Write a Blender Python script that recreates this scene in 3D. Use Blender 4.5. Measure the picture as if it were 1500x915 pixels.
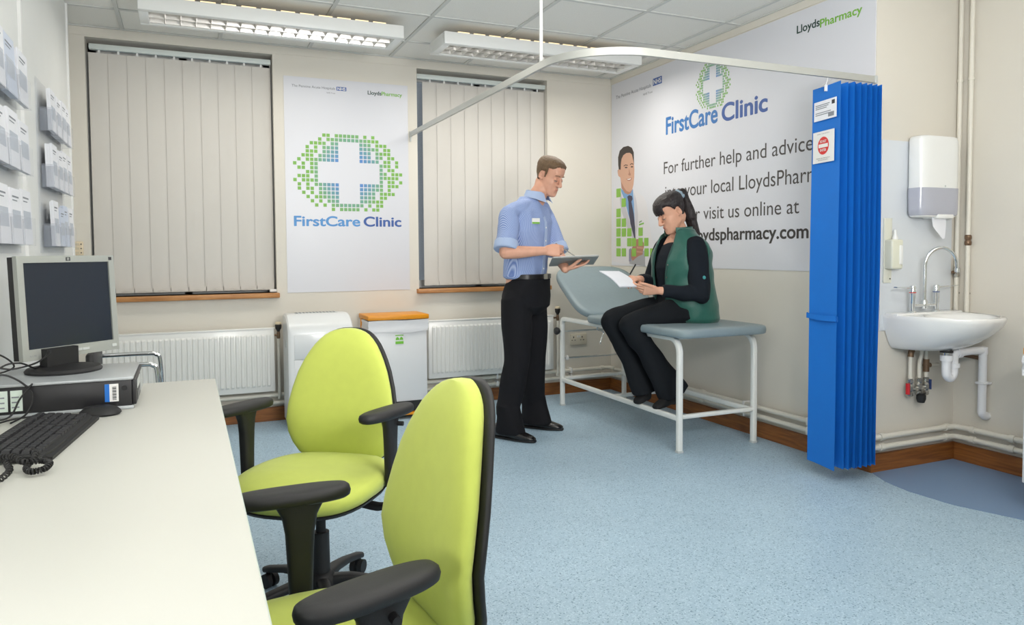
import bpy, bmesh, math, random
from mathutils import Vector, Matrix, noise
import numpy as np
random.seed(7)
for o in list(bpy.data.objects): bpy.data.objects.remove(o, do_unlink=True)
SC = bpy.context.scene; COL = SC.collection
PI = math.pi
# ------------------------------------------------------------ camera
CP = (-3.39034, -5.58191, 1.21788); YAW, PITCH, ROLL, FPX = 0.41301, -0.04428, -0.00636, 1086.86
_f = Vector((math.sin(YAW)*math.cos(PITCH), math.cos(YAW)*math.cos(PITCH), math.sin(PITCH)))
_r = Vector((math.cos(YAW), -math.sin(YAW), 0)); _u = _r.cross(_f)
_r2 = _r*math.cos(ROLL)+_u*math.sin(ROLL); _u2 = -_r*math.sin(ROLL)+_u*math.cos(ROLL)
cd = bpy.data.cameras.new('camera'); cam = bpy.data.objects.new('camera', cd); COL.objects.link(cam)
M = Matrix((_r2, _u2, -_f)).transposed().to_4x4(); M.translation = Vector(CP); cam.matrix_world = M
cd.sensor_width = 36; cd.lens = FPX/1500*36; cd.shift_y = -(457.5-415)/1500; cd.clip_start = .02
SC.camera = cam
# ------------------------------------------------------------ world, lights, exposure
W = bpy.data.worlds.new('world'); SC.world = W; W.use_nodes = True
W.node_tree.nodes['Background'].inputs[0].default_value = (.8, .88, 1, 1)
W.node_tree.nodes['Background'].inputs[1].default_value = .25
SC.view_settings.view_transform = 'Standard'; SC.view_settings.look = 'None'; SC.view_settings.gamma = 1
SC.view_settings.use_curve_mapping = False
SC.view_settings.exposure = 0.0
def area(name, loc, target, size, power, color=(1, 1, 1), sy=None):
    d = bpy.data.lights.new(name, 'AREA'); d.energy = power; d.color = color; d.shape = 'RECTANGLE'
    d.size = size; d.size_y = sy or size
    o = bpy.data.objects.new(name, d); COL.objects.link(o); o.location = loc
    o.rotation_euler = (Vector(target)-Vector(loc)).to_track_quat('-Z', 'Y').to_euler()
    return o
# tubes of the two fittings in view and of the ones behind the camera
area('fitting_light', (-2.85, -.81, 2.54), (-2.85, -.81, 0), 1.4, 10.5, (1, .96, .88), .26)
area('fitting_light', (-1.07, -.81, 2.54), (-1.07, -.81, 0), 1.4, 17, (1, .96, .88), .26)
area('fitting_light', (-2.2, -3.4, 2.62), (-2.2, -3.4, 0), 1.4, 11, (1, .96, .9), .3)
area('fitting_light', (-.5, -4.3, 2.62), (-.5, -4.0, 0), 1.4, 1.5, (1, .96, .9), .3)
# photographer's flash heads: soft one high behind the camera, one bounced off the ceiling, a small one low on the left
area('flash_softbox', (-1.9, -6.4, 1.9), (-1.7, -1.0, 1.1), 1.2, 22, (1, .985, .97))
area('flash_bounce', (-2.0, -5.2, 1.7), (-1.9, -4.2, 2.69), .9, 78, (1, .985, .97))
area('flash_head', (-3.72, -5.2, 1.0), (-3.95, -1.6, 1.9), .25, 5.5, (1, 1, 1))

# ------------------------------------------------------------ materials
def srgb(h):
    if isinstance(h, str): c = [int(h[i:i+2], 16)/255 for i in (0, 2, 4)]
    else: c = [x/255 for x in h]
    return tuple((x/12.92 if x <= .04045 else ((x+.055)/1.055)**2.4) for x in c)+(1,)
MATS = {}
def mat(name, color, rough=.5, metal=0, var=0, vscale=8, bump=0, bscale=60, spec=.5, emit=0, ecol=None, alpha=1, trans=0, coat=0, sheen=0, stretch=None):
    m = bpy.data.materials.new(name); m.use_nodes = True; nt = m.node_tree; b = nt.nodes['Principled BSDF']
    c = srgb(color); b.inputs['Base Color'].default_value = c
    b.inputs['Roughness'].default_value = rough; b.inputs['Metallic'].default_value = metal
    b.inputs['Specular IOR Level'].default_value = spec
    if coat: b.inputs['Coat Weight'].default_value = coat; b.inputs['Coat Roughness'].default_value = .1
    if sheen: b.inputs['Sheen Weight'].default_value = sheen
    if trans: b.inputs['Transmission Weight'].default_value = trans; b.inputs['IOR'].default_value = 1.2
    if alpha < 1: b.inputs['Alpha'].default_value = alpha
    if emit: b.inputs['Emission Color'].default_value = srgb(ecol or color); b.inputs['Emission Strength'].default_value = emit
    tc = nt.nodes.new('ShaderNodeTexCoord'); mp = nt.nodes.new('ShaderNodeMapping'); nt.links.new(tc.outputs['Object'], mp.inputs[0])
    if stretch: mp.inputs['Scale'].default_value = stretch
    if var:
        n = nt.nodes.new('ShaderNodeTexNoise'); n.inputs['Scale'].default_value = vscale; n.inputs['Detail'].default_value = 6
        nt.links.new(mp.outputs[0], n.inputs['Vector'])
        r = nt.nodes.new('ShaderNodeMapRange'); r.inputs[1].default_value = .3; r.inputs[2].default_value = .7
        r.inputs[3].default_value = 1-var; r.inputs[4].default_value = 1+var
        nt.links.new(n.outputs[0], r.inputs[0])
        mx = nt.nodes.new('ShaderNodeVectorMath'); mx.operation = 'SCALE'; mx.inputs[0].default_value = c[:3]
        nt.links.new(r.outputs[0], mx.inputs['Scale']); nt.links.new(mx.outputs[0], b.inputs['Base Color'])
    if bump:
        n2 = nt.nodes.new('ShaderNodeTexNoise'); n2.inputs['Scale'].default_value = bscale; n2.inputs['Detail'].default_value = 3
        nt.links.new(mp.outputs[0], n2.inputs['Vector'])
        bp = nt.nodes.new('ShaderNodeBump'); bp.inputs['Strength'].default_value = bump; bp.inputs['Distance'].default_value = .01
        nt.links.new(n2.outputs[0], bp.inputs['Height']); nt.links.new(bp.outputs[0], b.inputs['Normal'])
    MATS[name] = m; return m
def speckle(name, base, dark, light, scale=220, rough=.45):
    m = mat(name, base, rough); nt = m.node_tree; b = nt.nodes['Principled BSDF']
    tc = nt.nodes.new('ShaderNodeTexCoord')
    v = nt.nodes.new('ShaderNodeTexVoronoi'); v.inputs['Scale'].default_value = scale
    nt.links.new(tc.outputs['Object'], v.inputs['Vector'])
    sp = nt.nodes.new('ShaderNodeSeparateColor'); nt.links.new(v.outputs['Color'], sp.inputs[0])
    cr = nt.nodes.new('ShaderNodeValToRGB'); cr.color_ramp.interpolation = 'CONSTANT'
    cr.color_ramp.elements[0].position = 0; cr.color_ramp.elements[0].color = srgb(dark)
    cr.color_ramp.elements[1].position = .07; cr.color_ramp.elements[1].color = srgb(base)
    e = cr.color_ramp.elements.new(.80); e.color = srgb(light)
    nt.links.new(sp.outputs[0], cr.inputs[0])
    n = nt.nodes.new('ShaderNodeTexNoise'); n.inputs['Scale'].default_value = 2.2; n.inputs['Detail'].default_value = 4
    nt.links.new(tc.outputs['Object'], n.inputs['Vector'])
    r = nt.nodes.new('ShaderNodeMapRange'); r.inputs[1].default_value = .3; r.inputs[2].default_value = .7; r.inputs[3].default_value = .965; r.inputs[4].default_value = 1.03
    nt.links.new(n.outputs[0], r.inputs[0])
    mx = nt.nodes.new('ShaderNodeVectorMath'); mx.operation = 'SCALE'
    nt.links.new(cr.outputs[0], mx.inputs[0]); nt.links.new(r.outputs[0], mx.inputs['Scale']); nt.links.new(mx.outputs[0], b.inputs['Base Color'])
    return m
def wood(name, a, b_, stretch):
    m = mat(name, a, .45); nt = m.node_tree; b = nt.nodes['Principled BSDF']
    tc = nt.nodes.new('ShaderNodeTexCoord'); mp = nt.nodes.new('ShaderNodeMapping'); mp.inputs['Scale'].default_value = stretch
    nt.links.new(tc.outputs['Object'], mp.inputs[0])
    n = nt.nodes.new('ShaderNodeTexNoise'); n.inputs['Scale'].default_value = 5; n.inputs['Detail'].default_value = 8; n.inputs['Distortion'].default_value = .6
    nt.links.new(mp.outputs[0], n.inputs['Vector'])
    cr = nt.nodes.new('ShaderNodeValToRGB'); cr.color_ramp.elements[0].position = .35; cr.color_ramp.elements[1].position = .68
    cr.color_ramp.elements[0].color = srgb(b_); cr.color_ramp.elements[1].color = srgb(a)
    nt.links.new(n.outputs[0], cr.inputs[0]); nt.links.new(cr.outputs[0], b.inputs['Base Color'])
    return m
wallm = mat('cream_paint', (219, 214, 203), .75, var=.012, vscale=3, bump=.04, bscale=180)
wall2m = mat('pale_partition', (228, 229, 226), .5, var=.01)
ceilm = mat('ceiling_tile', (234, 233, 227), .9, var=.035, vscale=140, bump=.25, bscale=260)
gridm = mat('ceiling_grid', (205, 206, 202), .6)
floorm = speckle('vinyl_floor', (163, 189, 207), (120, 146, 168), (183, 206, 221))
inlaym = mat('vinyl_plain', (120, 147, 180), .42, var=.02, vscale=300)
woodm = wood('skirting_wood', (156, 98, 46), (118, 70, 30), (1, 1, 14))
sillm = wood('sill_wood', (196, 140, 84), (168, 112, 60), (1.2, 14, 14))
pipem = mat('cream_pipe', (222, 218, 206), .4, var=.02)
slatm = mat('blind_fabric', (208, 204, 197), .8, bump=.05, bscale=500)
whitem = mat('white_plastic', (232, 232, 230), .35)
white2 = mat('white_enamel', (236, 237, 235), .3, coat=.2)
greym = mat('light_grey_plastic', (196, 200, 198), .4)
railm = mat('rail_aluminium', (192, 193, 188), .4, metal=.4)
alum = mat('headrail_aluminium', (214, 222, 218), .4)
posterm = mat('poster_white', (212, 213, 219), .35)
posterm2 = mat('mural_white', (219, 220, 226), .45)
chrome = mat('chrome', (225, 228, 230), .08, metal=1)
blackp = mat('black_plastic', (26, 26, 28), .55, bump=.05, bscale=400)
blackd = mat('black_matt', (22, 22, 24), .6)
limem = mat('lime_fabric', (198, 210, 96), .8, var=.02, vscale=30, bump=.12, bscale=900, sheen=.2)
vinylm = mat('couch_vinyl', (132, 148, 154), .42, var=.02, vscale=40, bump=.04, bscale=300)
bluem = mat('curtain_blue', (2, 112, 206), .7, var=.02, vscale=4)
deskm = mat('desk_laminate', (214, 214, 207), .4)
ceram = mat('ceramic', (236, 236, 234), .12, coat=.6)
orange = mat('bin_orange', (231, 150, 22), .4)
skinm = mat('skin', (214, 160, 134), .5, var=.05, vscale=25)
skinf = mat('skin_woman', (220, 166, 138), .5, var=.05, vscale=25)
hairm = mat('hair_brown', (106, 82, 56), .55, var=.25, vscale=160, bump=.5, bscale=260, stretch=(1, 1, .25))
hairf = mat('hair_dark', (34, 24, 24), .38, var=.3, vscale=160, bump=.5, bscale=240, stretch=(1, 1, .2))
acryl = mat('clear_acrylic', (215, 222, 235), .08, alpha=.12)
paperm = mat('paper', (236, 238, 244), .6)

# ------------------------------------------------------------ mesh helpers
class MB:
    def __init__(s): s.v = []; s.f = []
    def add(s, vs, fs):
        n = len(s.v); s.v += [tuple(v) for v in vs]; s.f += [tuple(i+n for i in f) for f in fs]; return s
    def box(s, x0, x1, y0, y1, z0, z1, bev=0, seg=2):
        if x0 > x1: x0, x1 = x1, x0
        if y0 > y1: y0, y1 = y1, y0
        if z0 > z1: z0, z1 = z1, z0
        if not bev:
            vs = [(x, y, z) for x in (x0, x1) for y in (y0, y1) for z in (z0, z1)]
            return s.add(vs, [(0, 1, 3, 2), (4, 6, 7, 5), (0, 4, 5, 1), (2, 3, 7, 6), (0, 2, 6, 4), (1, 5, 7, 3)])
        bm = bmesh.new(); bmesh.ops.create_cube(bm, size=1)
        for v in bm.verts: v.co = Vector(((x0+x1)/2+v.co.x*(x1-x0), (y0+y1)/2+v.co.y*(y1-y0), (z0+z1)/2+v.co.z*(z1-z0)))
        bmesh.ops.bevel(bm, geom=bm.edges[:], offset=bev, segments=seg, affect='EDGES', profile=.5)
        bm.verts.index_update()
        s.add([v.co[:] for v in bm.verts], [[v.index for v in f.verts] for f in bm.faces]); bm.free(); return s
    def obox(s, c, ax, ay, az, hx, hy, hz):   # oriented box
        c = Vector(c); ax, ay, az = [Vector(a).normalized() for a in (ax, ay, az)]
        vs = [c+ax*hx*i+ay*hy*j+az*hz*k for i in (-1, 1) for j in (-1, 1) for k in (-1, 1)]
        return s.add(vs, [(0, 1, 3, 2), (4, 6, 7, 5), (0, 4, 5, 1), (2, 3, 7, 6), (0, 2, 6, 4), (1, 5, 7, 3)])
    def rings(s, rs, cap=True, closed=False):
        n = len(rs[0]); vs = [p for r in rs for p in r]; fs = []
        m = len(rs)
        for i in range(m if closed else m-1):
            for j in range(n):
                a = i*n+j; b = i*n+(j+1) % n; c = ((i+1) % m)*n+(j+1) % n; d = ((i+1) % m)*n+j
                fs.append((a, b, c, d))
        if cap and not closed:
            fs.append(tuple(range(n-1, -1, -1))); fs.append(tuple((m-1)*n+j for j in range(n)))
        return s.add(vs, fs)
    def tube(s, pts, r, seg=10, closed=False, cap=True, round_end=False):
        pts = [Vector(p) for p in pts]; n = len(pts)
        rr = r if isinstance(r, (list, tuple)) else [r]*n
        if round_end:
            p0, p1 = pts[0], pts[-1]; d0 = (pts[0]-pts[1]).normalized(); d1 = (pts[-1]-pts[-2]).normalized()
            pre = [(p0+d0*rr[0]*math.sin(a), rr[0]*math.cos(a)) for a in (1.45, 1.1, .6)]
            post = [(p1+d1*rr[-1]*math.sin(a), rr[-1]*math.cos(a)) for a in (.6, 1.1, 1.45)]
            pts = [p for p, _ in pre]+pts+[p for p, _ in post]; rr = [q for _, q in pre]+list(rr)+[q for _, q in post]; n = len(pts)
        tang = []
        for i in range(n):
            a = pts[(i-1) % n] if (i > 0 or closed) else pts[0]; b = pts[(i+1) % n] if (i < n-1 or closed) else pts[-1]
            t = (b-a); tang.append(t.normalized() if t.length > 1e-9 else Vector((0, 0, 1)))
        up = Vector((0, 0, 1)) if abs(tang[0].z) < .9 else Vector((1, 0, 0))
        nrm = tang[0].cross(up).normalized(); rs = []
        for i in range(n):
            t = tang[i]; nrm = (nrm-t*nrm.dot(t)).normalized(); bn = t.cross(nrm)
            rs.append([pts[i]+(nrm*math.cos(2*PI*k/seg)+bn*math.sin(2*PI*k/seg))*rr[i] for k in range(seg)])
        return s.rings(rs, cap, closed)
    def cyl(s, p0, p1, r, seg=20, r1=None): return s.tube([p0, p1], [r, r if r1 is None else r1], seg)
    def lathe(s, c, prof, seg=24, ax=(0, 0, 1)):   # prof: list of (r, h)
        c = Vector(c); az = Vector(ax).normalized(); ax_ = az.orthogonal().normalized(); ay = az.cross(ax_)
        return s.rings([[c+az*h+(ax_*math.cos(2*PI*k/seg)+ay*math.sin(2*PI*k/seg))*max(r, 1e-4) for k in range(seg)] for r, h in prof])
    def prism(s, poly, org, ux, uy, depth):   # polygon in plane ux,uy extruded along ux x uy
        org, ux, uy = Vector(org), Vector(ux), Vector(uy); n = ux.cross(uy).normalized()
        a = [org+ux*p[0]+uy*p[1] for p in poly]; b = [p+n*depth for p in a]; k = len(poly)
        fs = [tuple(range(k-1, -1, -1)), tuple(range(k, 2*k))]+[(i, (i+1) % k, (i+1) % k+k, i+k) for i in range(k)]
        return s.add(a+b, fs)
    def ell(s, c, r, M=None, nu=20, nv=14):
        c = Vector(c); M = M or Matrix.Identity(3); rs = []
        for i in range(nv+1):
            t = -PI/2+.02+(PI-.04)*i/nv
            rs.append([c+M@Vector((r[0]*math.cos(t)*math.cos(2*PI*k/nu), r[1]*math.cos(t)*math.sin(2*PI*k/nu), r[2]*math.sin(t))) for k in range(nu)])
        return s.rings(rs)
    def build(s, name, m, parent=None, smooth=True, angle=40, **kw):
        me = bpy.data.meshes.new(name); Mi = None
        if parent is not None:
            Mi = world_of(parent).inverted(); vs = [tuple(Mi@Vector(v)) for v in s.v]
        else: vs = s.v
        me.from_pydata(vs, [], s.f); me.materials.append(m)
        bm = bmesh.new(); bm.from_mesh(me); bmesh.ops.recalc_face_normals(bm, faces=bm.faces[:]); bm.to_mesh(me); bm.free()
        if smooth: shade(me, angle)
        o = bpy.data.objects.new(name, me); COL.objects.link(o)
        if parent is not None: o.parent = parent
        if kw: tag(o, **kw)
        return o
def shade(me, angle=40):
    me.shade_smooth() if hasattr(me, 'shade_smooth') else None
    if angle < 179:
        bm = bmesh.new(); bm.from_mesh(me); a = math.radians(angle)
        for e in bm.edges: e.smooth = len(e.link_faces) == 2 and e.calc_face_angle(0) < a
        bm.to_mesh(me); bm.free()
def world_of(o):
    m = o.matrix_basis.copy()
    while o.parent: o = o.parent; m = o.matrix_basis@m
    return m
def tag(o, label=None, category=None, group=None, kind=None):
    for k, v in (('label', label), ('category', category), ('group', group), ('kind', kind)):
        if v: o[k] = v
    return o
def thing(name, label, cat, loc=(0, 0, 0), rz=0, group=None):
    o = bpy.data.objects.new(name, None); COL.objects.link(o); o.location = loc; o.rotation_euler = (0, 0, rz)
    o.empty_display_size = .05
    return tag(o, label, cat, group)
def copy_tree(o, parent=None):
    c = o.copy(); COL.objects.link(c)
    if parent: c.parent = parent
    for ch in [k for k in bpy.data.objects if k.parent == o]: copy_tree(ch, c)
    return c
def struct(mb, name, m, parent=None, smooth=False):
    o = mb.build(name, m, parent, smooth); 
    if parent is None: o['kind'] = 'structure'
    return o
def superring(c, u, v, a, b, n=24, e=2.0, bend=0):
    c, u, v = Vector(c), Vector(u), Vector(v); out = []
    for k in range(n):
        t = 2*PI*k/n; ct, st = math.cos(t), math.sin(t)
        x = a*math.copysign(abs(ct)**(2/e), ct); y = b*math.copysign(abs(st)**(2/e), st)
        out.append(c+u*x+v*(y+bend*x*x))
    return out
def interp(tab, x):
    if x <= tab[0][0]: return tab[0][1:]
    for a, b in zip(tab, tab[1:]):
        if x <= b[0]:
            t = (x-a[0])/(b[0]-a[0]); return tuple(p+(q-p)*t for p, q in zip(a[1:], b[1:]))
    return tab[-1][1:]
def smooth_curve(pts, n=8):
    P = [Vector(p) for p in pts]; out = []
    for i in range(len(P)-1):
        p0 = P[max(i-1, 0)]; p1 = P[i]; p2 = P[i+1]; p3 = P[min(i+2, len(P)-1)]
        for k in range(n):
            t = k/n
            out.append(.5*((2*p1)+(p2-p0)*t+(2*p0-5*p1+4*p2-p3)*t*t+(3*p1-p0-3*p2+p3)*t**3))
    return out+[P[-1]]
def relax_border(mb, it=12):
    cnt = {}
    for f in mb.f:
        for i in range(len(f)):
            e = (f[i], f[(i+1) % len(f)]); k = (min(e), max(e)); cnt[k] = cnt.get(k, 0)+1
    nb_ = {}
    for (a, b), c in cnt.items():
        if c == 1: nb_.setdefault(a, []).append(b); nb_.setdefault(b, []).append(a)
    P = {k: Vector(mb.v[k]) for k in nb_}
    for _ in range(it):
        P = {k: (P[k]*.4+(P[v[0]]+P[v[1]])*.3) if len(v) == 2 else P[k] for k, v in nb_.items()}
    vs = list(mb.v)
    for k, p in P.items(): vs[k] = tuple(p)
    mb.v = vs; return mb
def remesh(mb, vox, smooth_it=4, disp=None, name='tmp'):
    """union of closed pieces as one continuous surface -> new MB"""
    me = bpy.data.meshes.new(name); me.from_pydata(mb.v, [], mb.f)
    bm = bmesh.new(); bm.from_mesh(me); bmesh.ops.recalc_face_normals(bm, faces=bm.faces[:]); bm.to_mesh(me); bm.free()
    o = bpy.data.objects.new(name, me); COL.objects.link(o)
    r = o.modifiers.new('r', 'REMESH'); r.mode = 'VOXEL'; r.voxel_size = vox; r.adaptivity = 0
    if smooth_it:
        s = o.modifiers.new('s', 'SMOOTH'); s.iterations = smooth_it; s.factor = .5
    dg = bpy.context.evaluated_depsgraph_get(); dg.update()
    m2 = bpy.data.meshes.new_from_object(o.evaluated_get(dg))
    if disp:
        n = len(m2.vertices); co = np.empty(n*3); m2.vertices.foreach_get('co', co); co = co.reshape(-1, 3)
        no = np.empty(n*3); m2.vertices.foreach_get('normal', no); no = no.reshape(-1, 3)
        co = co+no*disp(co)[:, None]
    else:
        n = len(m2.vertices); co = np.empty(n*3); m2.vertices.foreach_get('co', co); co = co.reshape(-1, 3)
    out = MB(); out.v = [tuple(c) for c in co.tolist()]; out.f = [tuple(p.vertices) for p in m2.polygons]
    bpy.data.objects.remove(o); bpy.data.meshes.remove(me); bpy.data.meshes.remove(m2)
    return out
def text(body, org, xd, up, cap, width, m, parent, name='lettering', bold=0, depth=.0004, lift=.0006, anchor='L'):
    cu = bpy.data.curves.new('t', 'FONT'); cu.body = body; cu.size = 1; cu.offset = min(bold, .01)
    o = bpy.data.objects.new('t', cu); COL.objects.link(o)
    dg = bpy.context.evaluated_depsgraph_get(); dg.update()
    me = bpy.data.meshes.new_from_object(o.evaluated_get(dg)); bpy.data.objects.remove(o)
    vs = [v.co.copy() for v in me.vertices]
    x0 = min(v.x for v in vs); x1 = max(v.x for v in vs)
    sy = cap/.70; sx = (width/(x1-x0)) if width else sy
    org, xd, up = Vector(org), Vector(xd).normalized(), Vector(up).normalized(); n = xd.cross(up)
    sh = -x0 if anchor == 'L' else -(x0+x1)/2
    mb = MB(); pf = [tuple(p.vertices) for p in me.polygons]
    for q, (dx, dy) in enumerate(((0, 0), (1, 0), (-1, 0), (0, 1), (0, -1)) if bold > .01 else ((0, 0),)):
        mb.add([tuple(org+xd*(v.x+sh+dx*bold*.6)*sx+up*(v.y+dy*bold*.45)*sy+n*(lift+q*.00005)) for v in vs], pf)
    bpy.data.meshes.remove(me)
    return mb.build(name, m, parent, smooth=False)
# ============================================================ SETTING
H = 2.6885; XL = -4.14; XR = .656; YS = -2.702; YF = -6.9
struct(MB().box(XL-.1, XR+.1, YF-.1, .35, -.1, 0), 'floor', floorm)
bpy.data.objects['floor']
fl = bpy.data.objects['floor']
inl = [(0, -2.702), (-.075, -2.86), (-.105, -3.02), (-.09, -3.24), (.005, -3.50), (.2, -3.78), (.656, -4.0), (.656, -2.702)]
MB().prism(inl, (0, 0, 0), (1, 0, 0), (0, 1, 0), .0015).build('vinyl_inlay', inlaym, fl, smooth=False)
# walls
w = MB(); ZT = 2.60; ZB = .925   # back wall with two window recesses
wins = [(-3.965, -2.797), (-1.735, -.615)]
xs = [XL-.1, wins[0][0], wins[0][1], wins[1][0], wins[1][1], 0.1]
for a, b in ((0, 1), (2, 3), (4, 5)): w.box(xs[a], xs[b], 0, .3, 0, H+.1)
for a, b in wins: w.box(a, b, 0, .3, 0, ZB); w.box(a, b, 0, .3, 2.625, H+.1)
struct(w, 'wall_back', wallm)
struct(MB().box(0, .3+XR, YS, .3, 0, H+.1), 'wall_right', wallm)          # mural wall; its end is the sink wall
struct(MB().box(XR, XR+.15, YF, YS, 0, H+.1), 'wall_sink_side', wallm)
struct(MB().box(XL-.15, XL, YF, .3, 0, H+.1), 'wall_left', wall2m)
struct(MB().box(XL, -4.01, -6.0, -.46, 0, H), 'trim_1', wall2m)            # boxed-out panel on the left wall
struct(MB().box(-4.012, -4.0, -.475, -.455, 0, H), 'trim_2', whitem)
struct(MB().box(-4.01, -3.997, -1.90, -1.875, .74, H), 'trim_3', whitem)
struct(MB().box(XL-.1, XR+.15, YF-.15, YF, 0, H+.1), 'wall_front', wallm)
struct(MB().box(XL, 0, -.006, 0, 2.632, H), 'trim_4', wallm)
struct(MB().box(-.006, 0, YS, -.006, 2.64, H), 'trim_5', wallm)
# windows
for i, (a, b) in enumerate(wins):
    z0, z1 = ZB, 2.625
    wn = struct(MB().box(a, b, .20, .21, z0, z1), 'window_%d' % (i+1), mat('window_glass', (200, 215, 225), .05, alpha=.3))
    f = MB()
    for (x0, x1, y, yy) in ((a, a+.05, z0, z1), (b-.05, b, z0, z1), ((a+b)/2-.025, (a+b)/2+.025, z0, z1)): f.box(x0, x1, .17, .24, y, yy)
    f.box(a, b, .17, .24, z0, z0+.06); f.box(a, b, .17, .24, z1-.06, z1)
    f.build('window_frame', whitem, wn, smooth=False)
    MB().box(a-.02, b+.015, -.045, .17, ZB-.034, ZB, .004).build('window_sill', sillm, wn)
# exterior backing keeps daylight even behind the closed blinds
# skirting boards
bbt = .1
struct(MB().box(-4.12, -.0, -.02, 0, 0, bbt, .003), 'baseboard_back', woodm)
struct(MB().box(-.02, 0, YS, -.02, 0, bbt, .003), 'baseboard_right', wood('skirting_wood_side', (156, 98, 46), (112, 66, 28), (1, 1, 14)))
struct(MB().box(-.02, XR, YS-.02, YS, 0, bbt, .003), 'baseboard_sink', woodm)
struct(MB().box(XR-.02, XR, -5.5, YS-.02, 0, bbt, .003), 'baseboard_far_right', woodm)
# ceiling: slab, T bars, tiles
ce = struct(MB().box(XL-.1, XR+.1, YF-.1, .3, H+.03, H+.1), 'ceiling', gridm)
cx = [-.144-.6*i for i in range(-1, 7)]; cy = [-.453-.6*j for j in range(11)]
for x in cx:
    if x < XR: MB().box(x-.012, x+.012, YF, 0 if x < 0 else YS, H-.002, H+.03).build('grid_bar', gridm, ce, smooth=False)
for y in cy:
    MB().box(XL, 0 if y > YS else XR, y-.012, y+.012, H-.0015, H+.03).build('grid_bar', gridm, ce, smooth=False)
ex = sorted([XL]+[x for x in cx]+[XR]); ey = sorted([YF]+[y for y in cy if y > YF]+[0.0])
ex = sorted(set([XL]+cx+[0.0, XR])); 
tilecache = {}
for i in range(len(ex)-1):
    for j in range(len(ey)-1):
        x0, x1, y0, y1 = ex[i], ex[i+1], ey[j], ey[j+1]
        if x0 >= -.001 and y1 > YS+.4: continue
        g0 = .013
        key = (round(x1-x0, 2), round(y1-y0, 2))
        if key in tilecache:
            o = tilecache[key].copy(); COL.objects.link(o)
        else:
            hx, hy = (x1-x0)/2-g0, (y1-y0)/2-g0
            if hx < .01 or hy < .01: continue
            o = MB().box(-hx, hx, -hy, hy, 0, .02).build('ceiling_tile', ceilm, ce, smooth=False); tilecache[key] = o
        o.location = ((x0+x1)/2, (y0+y1)/2, H+.005)
struct(MB().box(-.022, 0, YS, 0, H-.004, H+.004), 'trim_6', gridm)
struct(MB().box(XL, 0, -.022, 0, H-.004, H+.004), 'trim_7', gridm)
# ============================================================ BLINDS
tasm = mat('blind_chain', (200, 196, 188), .4)
def blind(x0, x1, n, xr0, label, group):
    b = thing('vertical_blind', label, 'blind', (xr0, .03, 2.57), 0, group)
    MB().box(xr0, x1+.01, .03, .075, 2.556, 2.592, .004).build('headrail', alum, b)
    p = (x1-x0)/n
    for i in range(n):
        w_ = p+.012; cxx = x0+p*(i+.5)
        prof = [(-w_/2+w_*k/6, .003*math.sin(PI*k/6)) for k in range(7)]
        m = MB(); vs = []
        yb = .052
        for (u, d) in prof: vs += [(cxx+u, yb-.006+d*-1+(.003*u/w_*2), .946), (cxx+u, yb-.006-d+(.003*u/w_*2), 2.535)]
        for (u, d) in prof: vs += [(cxx+u, yb-.0052-d+(.003*u/w_*2), .946), (cxx+u, yb-.0052-d+(.003*u/w_*2), 2.535)]
        fs = [(2*k, 2*k+2, 2*k+3, 2*k+1) for k in range(6)]+[(14+2*k, 15+2*k, 17+2*k, 16+2*k) for k in range(6)]
        fs += [(0, 1, 15, 14), (12, 26, 27, 13)]
        m.add(vs, fs); sl = m.build('slat', slatm, b)
        MB().box(cxx-w_/2+.004, cxx+w_/2-.004, yb-.0095, yb-.0075, .946, .978).build('hem_weight', slatm, sl, smooth=False)
        MB().box(cxx-.006, cxx+.006, .045, .05, 2.53, 2.56).build('carrier', whitem, b, smooth=False)
        if i < n-1:
            pts = [(cxx+p*t, .036, .965-.016*4*t*(1-t)) for t in [k/8 for k in range(9)]]
            MB().tube(pts, .0012, 5).build('bead_chain', tasm, b)
    MB().tube([(x1+.003, .03, 2.56), (x1+.004, .03, 1.7), (x1+.003, .03, 1.0)], .0018, 6).build('pull_cord', tasm, b)
    MB().box(x1-.03, x1+.02, .01, .035, .93, .95, .003).build('cord_weight', whitem, b)
blind(-3.943, -2.816, 10, -3.945, 'closed cream vertical blind of the left window, behind the computer monitor', None)
blind(-1.672, -.626, 9, -1.725, 'closed cream vertical blind of the right window, behind the standing man', None)
# ============================================================ RADIATORS
radm = mat('radiator_white', (232, 232, 228), .35, coat=.2)
def radiator(x0, x1, label):
    r = thing('radiator', label, 'radiator', (x0, -.06, .22))
    z0, z1 = .225, .675; n = int((x1-x0-.05)/.0335); p = (x1-x0-.05)/n
    m = MB().box(x0, x1, -.085, -.035, z0, z1, .008)
    m.build('radiator_panel', radm, r)
    rb = MB()
    for i in range(n):
        a = x0+.025+p*i; c = [(a+.003, -.084), (a+.009, -.094), (a+p-.009, -.094), (a+p-.003, -.084)]
        vs = [(x, y, z) for z in (z0+.035, z0+.05, z1-.05, z1-.035) for x, y in c]
        vs = [(x, (y if 0 < k//4 < 3 else -.084), z) for k, (x, y, z) in enumerate(vs)]
        fs = [(4*q+k, 4*q+k+1, 4*q+k+5, 4*q+k+4) for q in range(3) for k in range(3)]
        rib = MB().add(vs, fs).build('radiator_rib', radm, r, smooth=False)
    MB().box(x0-.003, x1+.003, -.088, -.03, z1-.004, z1+.006, .002).build('top_grille', radm, r)
    return r
radiator(-3.95, -2.83, 'long white panel radiator under the left window, behind the desk')
radiator(-1.69, -.605, 'white panel radiator under the right window, behind the standing man')
brass = mat('tarnished_brass', (128, 104, 84), .4, metal=.7)
valvec = mat('valve_black', (36, 34, 34), .4)
creamc = mat('valve_cream', (224, 208, 178), .4)
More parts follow.
